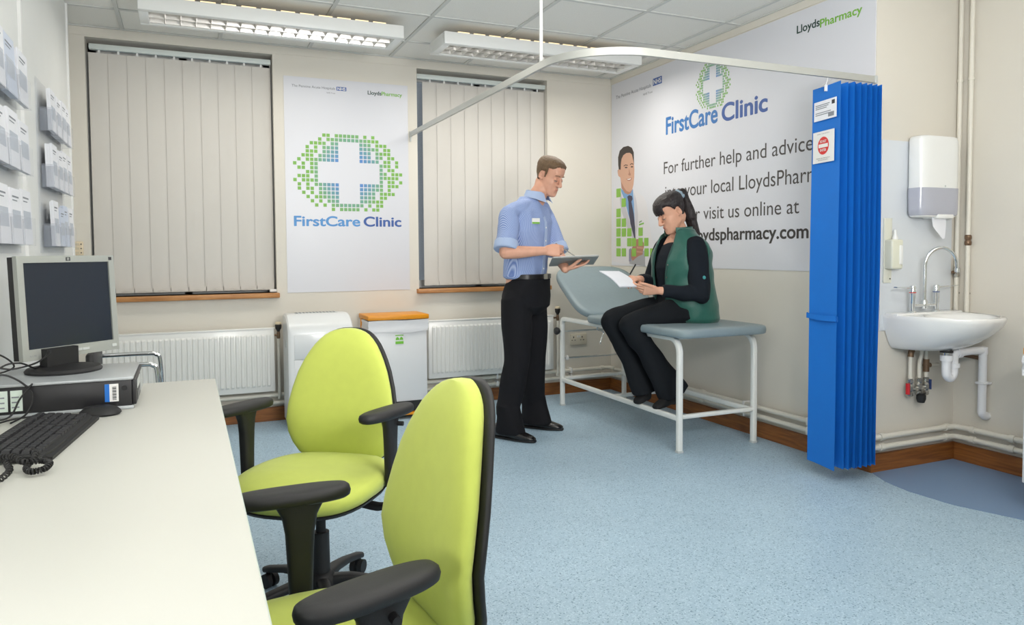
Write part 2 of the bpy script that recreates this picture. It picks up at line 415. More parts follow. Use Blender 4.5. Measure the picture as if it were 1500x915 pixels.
def trv(x, top, side, label):
    v = thing('radiator_valve', label, 'valve', (x, -.06, .2))
    MB().lathe((x, -.06, top-.065), [(.010, 0), (.014, .012), (.020, .02), (.024, .045), (.021, .052)]).build('thermostat_head', valvec, v)
    MB().lathe((x, -.06, top-.014), [(.021, 0), (.0215, .012), (.016, .018), (.0, .018)]).build('cream_cap', creamc, v)
    MB().lathe((x, -.06, top-.115), [(.010, 0), (.013, .01), (.013, .03), (.010, .05)]).build('valve_body', brass, v)
    MB().cyl((x, -.06, top-.09), (x+side*.035, -.06, top-.09), .008, 12).build('valve_elbow', brass, v)
    MB().tube([(x, -.06, top-.115), (x, -.06, .2), (x, -.045, .165)], .0115, 12).build('feed_pipe', pipem, v)
trv(-2.80, .715, -1, 'black and cream thermostatic valve at right end of the left radiator')
trv(-.555, .745, -1, 'black and cream thermostatic valve beside the couch backrest')
# ============================================================ HEATING PIPES
def hpipe(z, label, y=.036):
    t = thing('heating_pipe', label, 'pipe', (-2.85, -.03, z))
    o = y; r = .0155
    path = [(-4.0, -o, z-.01), (-.09, -o, z), (-.055, -o-.006, z), (-o-.006, -.055, z), (-o, -.09, z), (-o, YS-o+.05, z), (-o, YS-o+.02, z), (-o+.014, YS-o, z), (.03, YS-o, z), (XR-.09, YS-o, z), (XR-.055, YS-o-.006, z), (XR-o-.006, YS-.055, z), (XR-o, YS-.1, z), (XR-o, -5.4, z)]
    MB().tube(path, r, 12).build('pipe_run', pipem, t)
    for (p, q) in (((-.13, -o, z), (-.10, -o, z)), ((-o, -.10, z), (-o, -.13, z)), ((.02, YS-o, z), (.05, YS-o, z)), ((XR-.12, YS-o, z), (XR-.09, YS-o, z)), ((XR-o, YS-.13, z), (XR-o, YS-.16, z)), ((-1.48, -o, z), (-1.45, -o, z)), ((-.5, -o, z), (-.47, -o, z)), ((-o, -1.3, z), (-o, -1.33, z)), ((XR-o, -3.05, z), (XR-o, -3.08, z))):
        MB().cyl(p, q, .0205, 14).build('pipe_collar', pipem, t)
    for x in (-2.3, -1.1, -.42): MB().box(x-.008, x+.008, -o-.02, 0, z-.022, z+.022, .003).build('pipe_clip', whitem, t)
    for yy in (-.9, -1.75, -2.3): MB().box(-o-.02, 0, yy-.008, yy+.008, z-.022, z+.022, .003).build('pipe_clip', whitem, t)
hpipe(.198, 'upper of two cream heating pipes running above the skirting board')
hpipe(.142, 'lower of two cream heating pipes, just above the skirting board')
# ============================================================ CEILING LUMINAIRES
tube_m = mat('lamp_tube', (255, 244, 222), .5, emit=.5)
slot_m = mat('uplight_slot', (255, 226, 178), .5, emit=.9)
lum_m = mat('luminaire_white', (234, 235, 232), .4)
louv = mat('louvre_aluminium', (196, 194, 190), .28, metal=.75)
def luminaire(x0, x1, label):
    t = thing('ceiling_light', label, 'ceiling light', (x0, -.8, 2.56), 0, 'louvred ceiling lights')
    y0, y1, z0, z1 = -.965, -.645, 2.56, 2.638
    MB().box(x0, x1, y0, y0+.045, z0, z1, .004).build('side_rail', lum_m, t)
    MB().box(x0, x1, y1-.04, y1, z0, z1, .004).build('side_rail', lum_m, t)
    for a in (x0, x1-.05):
        MB().box(a, a+.05, y0+.045, y1-.04, z0, z1, .003).build('end_cap', lum_m, t)
    MB().box(x0+.01, x1-.01, y0+.02, y1-.02, z1-.004, z1+.002).build('top_tray', lum_m, t, smooth=False)
    MB().box(x0+.08, x1-.08, y1-.14, y1-.06, z1+.002, H-.002).build('gear_spine', mat('gear_tray', (120, 112, 100), .6), t, smooth=False)
    n = 12; st = (x1-x0-.18)/n
    for i in range(n):
        a = x0+.1+st*i; MB().box(a, a+st*.74, y0+.024, y0+.030, z1+.002, z1+.012).build('uplight_slot', slot_m, t, smooth=False)
    yc = (y0+y1)/2
    # louvre: centre reflector, two side reflectors and cross blades with a V section
    for (ya, yb) in ((y0+.048, y0+.075), (yc-.012, yc+.012), (y1-.070, y1-.043)):
        ym = (ya+yb)/2
        MB().prism([(ym-.002, z0+.004), (ym+.002, z0+.004), (yb, z0+.05), (ya, z0+.05)], (x0+.05, 0, 0), (0, 1, 0), (0, 0, 1), x1-x0-.1).build('reflector', louv, t, smooth=False)
    nb = 17; sp = (x1-x0-.1)/nb
    for i in range(1, nb):
        a = x0+.05+sp*i
        for (ya, yb) in ((y0+.05, yc-.004), (yc+.004, y1-.045)):
            MB().prism([(a-.0015, z0+.004), (a-.011, z0+.045), (a+.011, z0+.045), (a+.0015, z0+.004)], (0, yb, 0), (1, 0, 0), (0, 0, 1), yb-ya).build('cross_blade', louv, t, smooth=False)
    for yy in (y0+.11, y1-.105):
        MB().cyl((x0+.06, yy, z0+.058), (x1-.06, yy, z0+.058), .008, 12).build('lamp_tube', tube_m, t)
luminaire(-3.605, -2.10, 'white louvred ceiling light above the left window')
luminaire(-1.83, -.325, 'white louvred ceiling light above the standing man and couch')
# ============================================================ CURTAIN RAIL, CURTAIN
rt = thing('curtain_rail', 'pale aluminium curtain rail curving under the ceiling to the mural corner', 'curtain rail', (-1.79, 0, 2.1))
path = [(-1.79, 0, 2.115)]+[(-1.79, -.1-2.22*k/10, 2.115) for k in range(11)]
R0 = .36
path += [(-1.79+R0-R0*math.cos(a), -2.34-R0*math.sin(a), 2.115) for a in [PI/2*k/12 for k in range(1, 13)]]
path += [(x, -2.70, 2.115) for x in (-1.2, -.9, -.6, -.3, -.02)]
rs = []
for i, p in enumerate(path):
    p = Vector(p); a = Vector(path[max(i-1, 0)]); b = Vector(path[min(i+1, len(path)-1)]); t_ = (b-a).normalized(); s_ = t_.cross(Vector((0, 0, 1)))
    rs.append([p+s_*.008+Vector((0, 0, .017)), p+s_*.008-Vector((0, 0, .017)), p-s_*.008-Vector((0, 0, .017)), p-s_*.008+Vector((0, 0, .017))])
MB().rings(rs).build('rail', railm, rt, angle=50)
MB().box(-1.80, -1.78, -.006, 0, 2.09, 2.14).build('wall_plate', railm, rt, smooth=False)
MB().box(-.02, .0, -2.712, -2.688, 2.095, 2.135, .002).build('end_bracket', greym, rt)
MB().cyl((-1.79, -2.30, 2.13), (-1.79, -2.30, H), .009, 14).build('drop_rod', whitem, rt)
MB().box(-1.795, -1.785, -.012, -.004, 2.06, 2.1).build('rail_screw', greym, rt, smooth=False)

ct = thing('curtain', 'bright blue disposable cubicle curtain gathered in pleats at the mural corner', 'curtain', (-.2, -2.7, .08))
near = [-.362, -.300, -.278, -.262, -.247, -.233, -.219, -.206, -.193, -.180, -.168, -.156, -.144, -.132, -.120, -.109, -.098, -.087]
pts = [(-.318, -2.575)]
for i, x in enumerate(near):
    pts.append((x, -2.80+.012*math.sin(i*2.1)))
    if i < len(near)-1: pts.append(((x+near[i+1])/2+.03, -2.60+.012*math.cos(i*1.7)))
zs = [.075+(2.06-.075)*k/24 for k in range(25)]
def curtain_pt(i, z):
    x, y = pts[i]; s = (2.06-z)
    return (x+.004*math.sin(3*z+i)*min(1, s)-(.006*s if i < 2 else 0), y+.004*math.sin(2.3*z+i*1.3)*min(1, s), z)
for i in range(len(pts)-1):
    m = MB(); vs = []
    for z in zs:
        a, b = Vector(curtain_pt(i, z)), Vector(curtain_pt(i+1, z)); n_ = (b-a).cross(Vector((0, 0, 1))).normalized()
        bow = n_*(.004 if i % 2 else -.004)
        for k in range(5):
            t = k/4; q = a.lerp(b, t)+bow*4*t*(1-t); vs.append(q+n_*.0004)
        for k in range(5):
            t = k/4; q = a.lerp(b, t)+bow*4*t*(1-t); vs.append(q-n_*.0004)
    fs = []
    for j in range(len(zs)-1):
        for k in range(4):
            a_ = j*10+k; fs.append((a_, a_+1, a_+11, a_+10)); a_ += 5; fs.append((a_, a_+10, a_+11, a_+1))
    m.add(vs, fs).build('pleat', bluem, ct, angle=60)
for i in list(range(0, len(pts), 2))+[1]:
    x, y = pts[i] if i != 1 else ((pts[0][0]+pts[1][0])/2-.004, (pts[0][1]+pts[1][1])/2)
    if i == 0: continue
    MB().box(x-.007, x+.007, y-.004, y+.004, 2.03, 2.062).build('runner', whitem, ct, smooth=False)
    MB().tube([(x, y, 2.055), (x, (y-2.7)/2, 2.085), (x, -2.70, 2.10)], .002, 6).build('runner_hook', whitem, ct)
# panel frame for stickers
A, B = Vector((pts[0][0], pts[0][1], 0)), Vector((pts[1][0], pts[1][1], 0))
U = (B-A).normalized(); UP = Vector((0, 0, 1)); NN = U.cross(UP)
PW = (B-A).length
def onpanel(u, z, d=.006): 
    s = 2.06-z; return A+U*u*PW+Vector((-.006*s, 0, z))+NN*d
redm = mat('sign_red', (214, 38, 34), .5); inkm = mat('print_black', (52, 52, 56), .6); inkg = mat('print_grey', (130, 134, 142), .6)
def plate(parent, name, u0, u1, z0, z1, m, d=.006):
    a, b = onpanel(u0, z0, d), onpanel(u1, z0, d)
    c = (onpanel(u0, z0, d)+onpanel(u1, z1, d))/2
    return MB().obox(c, U, UP, NN, (u1-u0)*PW/2, (z1-z0)/2, .0006).build(name, m, parent, smooth=False)
s1 = plate(ct, 'care_label', .10, .90, 1.885, 1.985, paperm)
for k, (ww, zz) in enumerate(((.5, 1.965), (.46, 1.956), (.4, 1.947), (.55, 1.925), (.45, 1.915))):
    plate(s1, 'print_line', .16, .16+ww, zz-.002, zz+.002, inkg, .0072)
plate(s1, 'black_symbol', .74, .84, 1.955, 1.975, inkm, .0072); plate(s1, 'barcode', .62, .82, 1.895, 1.917, inkg, .0072)
s2 = plate(ct, 'warning_label', .08, .84, 1.665, 1.828, whitem)
cen = onpanel(.46, 1.752, .0072); rr_ = .046
MB().add([cen+(U*math.cos(2*PI*k/40)+UP*math.sin(2*PI*k/40))*rr_ for k in range(40)], [tuple(range(40))]).build('red_disc', redm, s2, smooth=False)
MB().obox(cen+NN*.0005, U, UP, NN, .038, .0095, .0004).build('white_bar', whitem, s2, smooth=False)
text('DO NOT', cen+UP*.016, U, UP, .013, .052, whitem, s2, bold=.014, anchor='C', lift=.001)
text('ENTER', cen-UP*.029, U, UP, .013, .05, whitem, s2, bold=.014, anchor='C', lift=.001)
text('RESPECT OUR PRIVACY', onpanel(.46, 1.812, .0072), U, UP, .004, .10, inkm, s2, anchor='C')
text('PLEASE ASK PERMISSION', onpanel(.46, 1.686, .0072), U, UP, .004, .11, inkm, s2, anchor='C')
text('BEFORE ENTERING', onpanel(.46, 1.677, .0072), U, UP, .004, .08, inkm, s2, anchor='C')
tb = MB(); zt = .86
a, b = onpanel(-.06, zt, .008), onpanel(1.03, zt, .01)
tb.rings([[p+UP*.014+NN*.001, p-UP*.014+NN*.001, p-UP*.014-NN*.001, p+UP*.014-NN*.001] for p in [a+Vector((.03, .02, 0)), a, a.lerp(b, .5)+NN*.004-UP*.004, b, b+Vector((.045, .03, -.006))]])
tb.build('tie_band', bluem, ct)
# ============================================================ MURAL AND POSTER
blueL = mat('brand_blue_light', (84, 146, 205), .5); blueM = mat('brand_blue', (62, 120, 184), .5); blueD = mat('brand_blue_dark', (58, 92, 160), .5)
grn = mat('brand_green', (122, 184, 60), .5); dgreen = mat('brand_dark_green', (40, 70, 62), .5); inkd = mat('text_grey', (78, 74, 72), .6); inkl = mat('text_mid_grey', (112, 116, 124), .6)
PAT = {0: [7, 8, 10, 11, 12, 13, 14, 15, 17, 19], 1: [6, 8, 9, 10, 11, 12, 13, 14, 15, 16, 17, 18, 19, 20],
 2: [4, 5, 6, 7, 9, 10, 16, 17, 18, 20, 21, 22], 3: [3, 5, 7, 8, 9, 10, 16, 17, 18, 19, 20, 22, 23], 4: [3, 4, 5, 7, 8, 9, 10, 16, 17, 18, 20, 21, 22, 23],
 5: [2, 3, 4, 6, 7, 8, 9, 10, 16, 17, 18, 20, 21, 23, 24], 6: [1, 3, 4, 5, 6, 7, 8, 9, 10, 16, 17, 18, 19, 20, 22, 23, 25],
 7: [0, 2, 4, 5, 21, 22, 23, 25], 8: [1, 2, 4, 5, 21, 23, 24], 9: [3, 4, 5, 21, 22, 24, 25, 26], 10: [1, 2, 3, 5, 21, 22, 23, 24, 25], 11: [0, 2, 3, 4, 5, 21, 23, 24, 26],
 12: [1, 3, 5, 6, 7, 8, 9, 10, 16, 17, 18, 19, 20, 21, 23, 24, 25], 13: [1, 3, 4, 6, 7, 8, 9, 10, 16, 17, 18, 19, 20, 21, 23], 14: [2, 4, 6, 7, 8, 9, 10, 16, 17, 18, 19, 21, 22, 23, 24], 15: [3, 5, 6, 7, 8, 9, 10, 16, 17, 18, 19, 21, 22],
 16: [4, 6, 8, 9, 10, 16, 17, 18, 19, 20, 21], 17: [5, 7, 9, 10, 11, 12, 13, 14, 15, 16, 18, 20, 21], 18: [9, 11, 12, 13, 14, 15, 17, 19, 20]}
def vcol_mat():
    m = mat('mosaic_ink', (120, 170, 120), .5); nt = m.node_tree; a = nt.nodes.new('ShaderNodeAttribute'); a.attribute_name = 'ink'
    nt.links.new(a.outputs['Color'], nt.nodes['Principled BSDF'].inputs['Base Color']); return m
mosm = vcol_mat()
def mosaic(org, xd, w_, h_, parent, lift):
    org, xd = Vector(org), Vector(xd); up = Vector((0, 0, 1)); n = xd.cross(up)
    px, py = w_/27, h_/19; mb = MB(); cols = []
    g = np.array(srgb((122, 176, 78))[:3]); bl = np.array(srgb((84, 134, 196))[:3])
    for r, cs in PAT.items():
        for c in cs:
            o = org+xd*(c+.10)*px-up*(r+.10)*py+n*lift
            mb.add([o, o+xd*px*.8, o+xd*px*.8-up*py*.8, o-up*py*.8], [(0, 3, 2, 1)])
            d = math.hypot((c-13.2)/9.0, (r-9)/9.5); t = min(1, max(0, (d-.45)/.6)); cols.append(tuple(bl*(1-t)+g*t)+(1,))
    ob = mb.build('mosaic_cross', mosm, parent, smooth=False)
    at = ob.data.color_attributes.new('ink', 'FLOAT_COLOR', 'CORNER')
    for p in ob.data.polygons:
        for li in p.loop_indices: at.data[li].color = cols[p.index]
    return ob
po = MB().box(-2.724, -1.809, -.003, 0, .922, 2.482).build('wall_poster', posterm, None, smooth=False, label='tall white poster with mosaic cross emblem between the two windows', category='poster')
X, Z = (1, 0, 0), (0, 0, 1)
yy = -.0032
mosaic((-2.672, yy, 2.088), X, .815, .572, po, .0004)
text('FirstCare', (-2.668, yy, 1.408), X, Z, .072, .478, blueL, po, bold=.028)
text('Clinic', (-2.160, yy, 1.408), X, Z, .072, .287, blueD, po, bold=.028)
text('The Pennine Acute Hospitals', (-2.668, yy, 2.408), X, Z, .018, .31, inkl, po)
text('NHS Trust', (-2.42, yy, 2.378), X, Z, .010, .062, inkl, po)
MB().box(-2.348, -2.276, -.0036, -.003, 2.404, 2.432).build('blue_panel', blueD, po, smooth=False)
text('NHS', (-2.341, -.0037, 2.408), X, Z, .020, .058, whitem, po, bold=.02)
text('Lloyds', (-2.117, yy, 2.394), X, Z, .028, .103, dgreen, po, bold=.02)
text('Pharmacy', (-2.012, yy, 2.394), X, Z, .028, .158, grn, po, bold=.015)
mu = MB().box(-.003, 0, YS+.006, -.014, 1.084, 2.634).build('wall_mural', posterm2, None, smooth=False, label='large white mural with clinic lettering and a doctor in a white coat', category='mural')
XD = (0, -1, 0); xx = -.0032
mosaic((xx, -1.172, 2.525), XD, .375, .325, mu, .0004)
text('FirstCare', (xx, -.812, 2.098), XD, Z, .128, .60, blueM, mu, bold=.028)
text('Clinic', (xx, -1.46, 2.092), XD, Z, .118, .435, blueD, mu, bold=.028)
text('For further help and advice', (xx, -.784, 1.798), XD, Z, .094, 1.49, inkd, mu)
text('into your local LloydsPharmacy', (xx, -.803, 1.612), XD, Z, .096, 1.70, inkd, mu)
text('or visit us online at', (xx, -1.10, 1.432), XD, Z, .092, 1.07, inkd, mu)
text('www.lloydspharmacy.com', (xx, -.80, 1.282), XD, Z, .084, 1.445, mat('text_dark', (62, 58, 56), .6), mu, bold=.02)
text('The Pennine Acute Hospitals', (xx, -.088, 2.500), XD, Z, .028, .52, inkl, mu)
text('NHS Trust', (xx, -.50, 2.452), XD, Z, .016, .13, inkl, mu)
MB().box(-.0036, -.003, -.755, -.635, 2.50, 2.556).build('blue_panel', blueD, mu, smooth=False)
text('NHS', (-.0037, -.645, 2.51), XD, Z, .036, .10, whitem, mu, bold=.02)
text('Lloyds', (xx, -2.137, 2.506), XD, Z, .046, .175, dgreen, mu, bold=.02)
text('Pharmacy', (xx, -2.315, 2.494), XD, Z, .046, .292, grn, mu, bold=.015)
# printed doctor: flat layers of ink on the mural
POLY = {
 'coat':[(-0.037, 1.4227), (-0.0173, 1.3716), (-0.032, 1.2937), (-0.0171, 1.1902), (-0.022, 1.1189), (-0.302, 1.0932), (-0.5332, 1.0822), (-0.6274, 1.1076), (-0.7185, 1.214), (-0.7323, 1.2664), (-0.6267, 1.2972), (-0.5953, 1.4046), (-0.5465, 1.5972), (-0.5103, 1.6414), (-0.3686, 1.7123), (-0.167, 1.7405), (-0.0786, 1.6964), (-0.042, 1.6413)],
 'shirt':[(-0.1623, 1.7408), (-0.1741, 1.7059), (-0.2279, 1.6294), (-0.2787, 1.5144), (-0.3356, 1.413), (-0.3737, 1.3442), (-0.3848, 1.344), (-0.378, 1.4607), (-0.3688, 1.596), (-0.3553, 1.6925), (-0.3508, 1.7198), (-0.2785, 1.6821), (-0.2279, 1.7019)],
 'tie':[(-0.2648, 1.6619), (-0.2922, 1.6724), (-0.3374, 1.6618), (-0.3464, 1.6366), (-0.3285, 1.6156), (-0.3645, 1.5103), (-0.387, 1.3868), (-0.3916, 1.3009), (-0.3738, 1.3012), (-0.3198, 1.4135), (-0.2924, 1.5137), (-0.2832, 1.6185)],
 'face':[(-0.1291, 1.908), (-0.1147, 1.8778), (-0.1243, 1.849), (-0.1576, 1.8295), (-0.167, 1.7909), (-0.1859, 1.739), (-0.2279, 1.6982), (-0.2739, 1.6799), (-0.3126, 1.6858), (-0.3418, 1.7144), (-0.3597, 1.7558), (-0.3707, 1.816), (-0.3728, 1.8768), (-0.3638, 1.951), (-0.3347, 2.0094), (-0.2781, 2.0347), (-0.1974, 2.0322), (-0.1575, 1.9868), (-0.1481, 1.9249)],
 'neckshade':[(-0.167, 1.7971), (-0.1765, 1.7397), (-0.2279, 1.6944), (-0.2785, 1.6783), (-0.3194, 1.6877), (-0.3374, 1.7135), (-0.3013, 1.6965), (-0.2556, 1.7086), (-0.2139, 1.743)],
 'hair':[(-0.1338, 1.9012), (-0.1243, 1.9401), (-0.1219, 2.0035), (-0.148, 2.0571), (-0.2044, 2.0813), (-0.2781, 2.0816), (-0.3346, 2.0595), (-0.3637, 2.018), (-0.3683, 1.92), (-0.3593, 1.9454), (-0.3369, 2.003), (-0.3054, 2.0215), (-0.2507, 2.0257), (-0.2044, 2.0126), (-0.1764, 1.9846), (-0.167, 1.9481), (-0.1623, 1.8958)],
 'browL':[(-0.2091, 1.9235), (-0.2369, 1.9317), (-0.2737, 1.924), (-0.2737, 1.9178), (-0.2369, 1.9242), (-0.2138, 1.918)],
 'browR':[(-0.3055, 1.9255), (-0.3325, 1.9324), (-0.3594, 1.9246), (-0.3594, 1.9173), (-0.3326, 1.9251), (-0.31, 1.9189)],
 'eyeL':[(-0.2231, 1.907), (-0.2439, 1.9123), (-0.2691, 1.9059), (-0.2691, 1.8998), (-0.2439, 1.8999)],
 'eyeR':[(-0.3146, 1.9037), (-0.3326, 1.9091), (-0.355, 1.9031), (-0.3527, 1.8972), (-0.3326, 1.8969)],
 'nose':[(-0.2897, 1.8976), (-0.3056, 1.859), (-0.3192, 1.8429), (-0.3147, 1.8335), (-0.292, 1.8357), (-0.2783, 1.8468), (-0.292, 1.8529)],
 'mouth':[(-0.2509, 1.811), (-0.2898, 1.8111), (-0.335, 1.8132), (-0.3237, 1.7958), (-0.2966, 1.7908), (-0.2692, 1.7969)],
 'teeth':[(-0.2601, 1.8089), (-0.2943, 1.8083), (-0.326, 1.8103), (-0.317, 1.8001), (-0.2943, 1.7984), (-0.2738, 1.8014)],
 'ear':[(-0.1147, 1.8968), (-0.1338, 1.8986), (-0.1481, 1.8745), (-0.1481, 1.8468), (-0.1291, 1.8536), (-0.1147, 1.8727)],
 'lapelL':[(-0.167, 1.7064), (-0.1481, 1.6472), (-0.1765, 1.5444), (-0.2558, 1.4156), (-0.3694, 1.289), (-0.3783, 1.3011), (-0.3243, 1.4134), (-0.2741, 1.5146), (-0.214, 1.6178)],
 'lapelR':[(-0.3687, 1.6915), (-0.4042, 1.6182), (-0.4264, 1.5074), (-0.4222, 1.4102), (-0.3916, 1.3009), (-0.3871, 1.3378), (-0.3824, 1.4605), (-0.3733, 1.5957)],
 'tablet':[(-0.2974, 1.1219), (-0.3427, 1.1657), (-0.5264, 1.2146), (-0.5331, 1.0846), (-0.302, 1.1007)],
 'cuff':[(-0.2927, 1.2215), (-0.3245, 1.2338), (-0.3472, 1.1657), (-0.3247, 1.1221), (-0.2929, 1.1218)],
 'hand':[(-0.3246, 1.2152), (-0.3515, 1.246), (-0.3604, 1.2829), (-0.396, 1.3033), (-0.4465, 1.3073), (-0.4898, 1.2933), (-0.5134, 1.2725), (-0.5157, 1.2387), (-0.5008, 1.2086), (-0.4966, 1.1784), (-0.4359, 1.1661), (-0.3919, 1.1474), (-0.3517, 1.1261), (-0.3292, 1.147), (-0.3201, 1.178)],
 'fingers':[(-0.4094, 1.2456), (-0.5093, 1.2364), (-0.5136, 1.2243), (-0.4138, 1.2296)],
 'fingers2':[(-0.4094, 1.2088), (-0.5008, 1.2026), (-0.4965, 1.1929), (-0.4139, 1.1966)],
 'badge':[(-0.444, 1.4459), (-0.4829, 1.4565), (-0.483, 1.4469), (-0.444, 1.4362)],
 'badge2':[(-0.444, 1.4265), (-0.513, 1.4385), (-0.513, 1.4265), (-0.4441, 1.4143)],
}
SQ = [(-0.0955, 1.7398, -0.1647, 1.6663), (-0.1788, 1.6514, -0.2465, 1.5796), (-0.0955, 1.569, -0.1647, 1.497), (-0.0955, 1.486, -0.1648, 1.4148), (-0.1813, 1.4824, -0.2489, 1.4121), (-0.0954, 1.4016, -0.1648, 1.3312), (-0.1813, 1.3991, -0.249, 1.3295), (-0.2651, 1.3978, -0.3312, 1.3291), (-0.4354, 1.3976, -0.4983, 1.3306), (-0.0954, 1.3184, -0.1648, 1.2487), (-0.2651, 1.3154, -0.3313, 1.2474), (-0.3357, 1.3142, -0.4005, 1.2469), (-0.4356, 1.3148, -0.4985, 1.2485), (-0.5176, 1.3133, -0.5791, 1.2478), (-0.0954, 1.2313, -0.1648, 1.1624), (-0.1814, 1.2309, -0.2491, 1.1628), (-0.3358, 1.23, -0.4007, 1.1635), (-0.5221, 1.2291, -0.5835, 1.1643), (-0.6021, 1.2286, -0.662, 1.1647)]
PC = {'coat': (222, 220, 223), 'shirt': (120, 160, 205), 'tie': (66, 64, 84), 'face': (208, 164, 140), 'neckshade': (180, 132, 110), 'hair': (60, 52, 48), 'browL': (70, 54, 46), 'browR': (70, 54, 46), 'eyeL': (60, 46, 42), 'eyeR': (60, 46, 42), 'nose': (176, 128, 106), 'mouth': (158, 86, 78), 'teeth': (240, 236, 230), 'ear': (180, 130, 110), 'lapelL': (196, 194, 200), 'lapelR': (200, 198, 204), 'tablet': (168, 168, 172), 'cuff': (140, 138, 160), 'hand': (172, 124, 102), 'fingers': (196, 150, 126), 'fingers2': (196, 150, 126), 'badge': (120, 150, 110), 'badge2': (122, 184, 70)}
doc = MB(); dcol = []
order = ['coat', 'shirt', 'tie', 'lapelL', 'lapelR', 'ear', 'face', 'neckshade', 'nose', 'hair', 'browL', 'browR', 'eyeL', 'eyeR', 'mouth', 'teeth', 'badge', 'badge2', 'tablet', 'cuff', 'hand', 'fingers', 'fingers2']
for k, nme in enumerate(order):
    P_ = [(-.0034-.00006*k, y, z) for y, z in POLY[nme]]
    doc.add(P_, [tuple(range(len(P_)))]); dcol.append(srgb(PC[nme]))
for (a, b, c, d) in SQ:
    doc.add([(-.0049, a, b), (-.0049, c, b), (-.0049, c, d), (-.0049, a, d)], [(0, 1, 2, 3)]); dcol.append(srgb((140, 190, 80)))
dm = mat('photo_print', (200, 200, 200), .5); _a = dm.node_tree.nodes.new('ShaderNodeAttribute'); _a.attribute_name = 'ink'
dm.node_tree.links.new(_a.outputs['Color'], dm.node_tree.nodes['Principled BSDF'].inputs['Base Color'])
dob = doc.build('printed_doctor', dm, mu, smooth=False, label='printed smiling doctor in white coat with green squares')
at = dob.data.color_attributes.new('ink', 'FLOAT_COLOR', 'CORNER')
for p in dob.data.polygons:
    for li in p.loop_indices: at.data[li].color = dcol[p.index]
# ============================================================ DESK AND COMPUTER
dk = thing('desk', 'long white desk with computer along the left wall', 'desk', (-3.6, -4, 0))
MB().box(-4.005, -3.30, -5.3, -2.50, .705, .73, .002).build('desktop', deskm, dk)
MB().box(-3.3015, -3.2985, -5.3, -2.50, .706, .729).build('edge_band', mat('edge_band', (196, 206, 198), .4), dk, smooth=False)
for yy in (-2.62, -5.2): MB().box(-3.95, -3.42, yy, yy+.025, .0, .705).build('end_panel', deskm, dk, smooth=False)
MB().box(-3.985, -3.965, -5.17, -2.6, .25, .705).build('modesty_panel', deskm, dk, smooth=False)
# computer
pcb = mat('case_black', (30, 30, 33), .4); pcs = mat('case_silver', (178, 183, 186), .35, metal=.3)
pc = thing('desktop_computer', 'black and silver desktop computer lying flat under the monitor', 'computer', (-3.73, -2.82, .73))
MB().box(-3.93, -3.557, -2.985, -2.652, .74, .822, .003).build('case', pcb, pc)
MB().box(-3.935, -3.552, -2.990, -2.648, .822, .832, .003).build('top_cover', pcs, pc)
MB().box(-3.93, -3.553, -2.989, -2.65, .731, .741, .002).build('bottom_trim', pcs, pc)
fp = MB().box(-3.557, -3.545, -2.98, -2.656, .742, .822, .003).build('front_panel', pcb, pc)
for k in range(14): MB().box(-3.5455, -3.543, -2.77+.008*k, -2.766+.008*k, .75, .814).build('grille_bar', greym, fp, smooth=False)
MB().box(-3.5455, -3.543, -2.93, -2.80, .785, .812).build('drive_bay', greym, fp, smooth=False)
MB().box(-3.5455, -3.5435, -2.93, -2.80, .748, .775).build('media_bay', mat('bay_grey', (90, 92, 95), .4), fp, smooth=False)
st = MB().box(-3.632, -3.594, -2.9868, -2.985, .757, .812).build('asset_sticker', whitem, pc, smooth=False)
MB().box(-3.632, -3.619, -2.9874, -2.9866, .757, .812).build('blue_stripe', mat('sticker_blue', (24, 110, 200), .5), st, smooth=False)
for k in range(9): MB().box(-3.611, -3.600, -2.9874, -2.9866, .762+.0048*k, .7642+.0048*k+.001*(k % 2)).build('barcode_bar', inkm, st, smooth=False)
MB().cyl((-3.577, -2.985, .797), (-3.577, -2.988, .797), .008, 18).build('lock', blackd, pc)
for x in (-3.915, -3.878):
    q = MB().box(x, x+.03, -2.9868, -2.985, .75, .812).build('licence_label', mat('label_green', (208, 222, 212), .5), pc, smooth=False)
    for k in range(3): MB().box(x+.003, x+.022, -2.9874, -2.9866, .76+.015*k, .764+.015*k).build('print_line', inkg, q, smooth=False)
# monitor
Lp, Rp = Vector((-3.882, -2.812, 0)), Vector((-3.630, -2.572, 0)); mu_ = (Rp-Lp).normalized(); mn = mu_.cross(Vector((0, 0, 1))); mc = (Lp+Rp)/2
mo = thing('monitor', 'square silver-framed monitor with dark screen on the desktop computer', 'monitor', (mc.x, mc.y, .832))
hw = (Rp-Lp).length/2; zc, hh = 1.042, .168
tilt = math.radians(3); mup = (Vector((0, 0, 1))*math.cos(tilt)-mn*math.sin(tilt)).normalized(); mnn = mu_.cross(mup)
def mp_(u, v, d=0): return mc+Vector((0, 0, zc))+mu_*u+mup*v+mnn*d
def mbox(u0, u1, v0, v1, d0, d1): return MB().obox(mp_((u0+u1)/2, (v0+v1)/2, (d0+d1)/2), mu_, mup, mnn, (u1-u0)/2, (v1-v0)/2, (d1-d0)/2)
silv = mat('monitor_silver', (170, 173, 168), .35, metal=.25)
rim = MB()
for a in ((-hw, -hw+.021, -hh, hh), (hw-.021, hw, -hh, hh), (-hw+.021, hw-.021, hh-.022, hh), (-hw+.021, hw-.021, -hh, -hh+.036)):
    c = mbox(*a, -.012, .008); rim.add(c.v, c.f)
bz = rim.build('bezel', silv, mo, smooth=False)
mbox(-hw+.021, hw-.021, -hh+.036, hh-.022, -.006, .002).build('screen', mat('screen_dark', (30, 38, 50), .22, spec=.5), mo, smooth=False)
mbox(-hw+.002, hw-.002, -hh+.002, hh-.002, -.040, -.012).build('rear_shell', blackp, mo, smooth=False)
mbox(-hw*.7, hw*.7, -hh*.7, hh*.7, -.065, -.040).build('rear_bulge', blackp, mo, smooth=False)
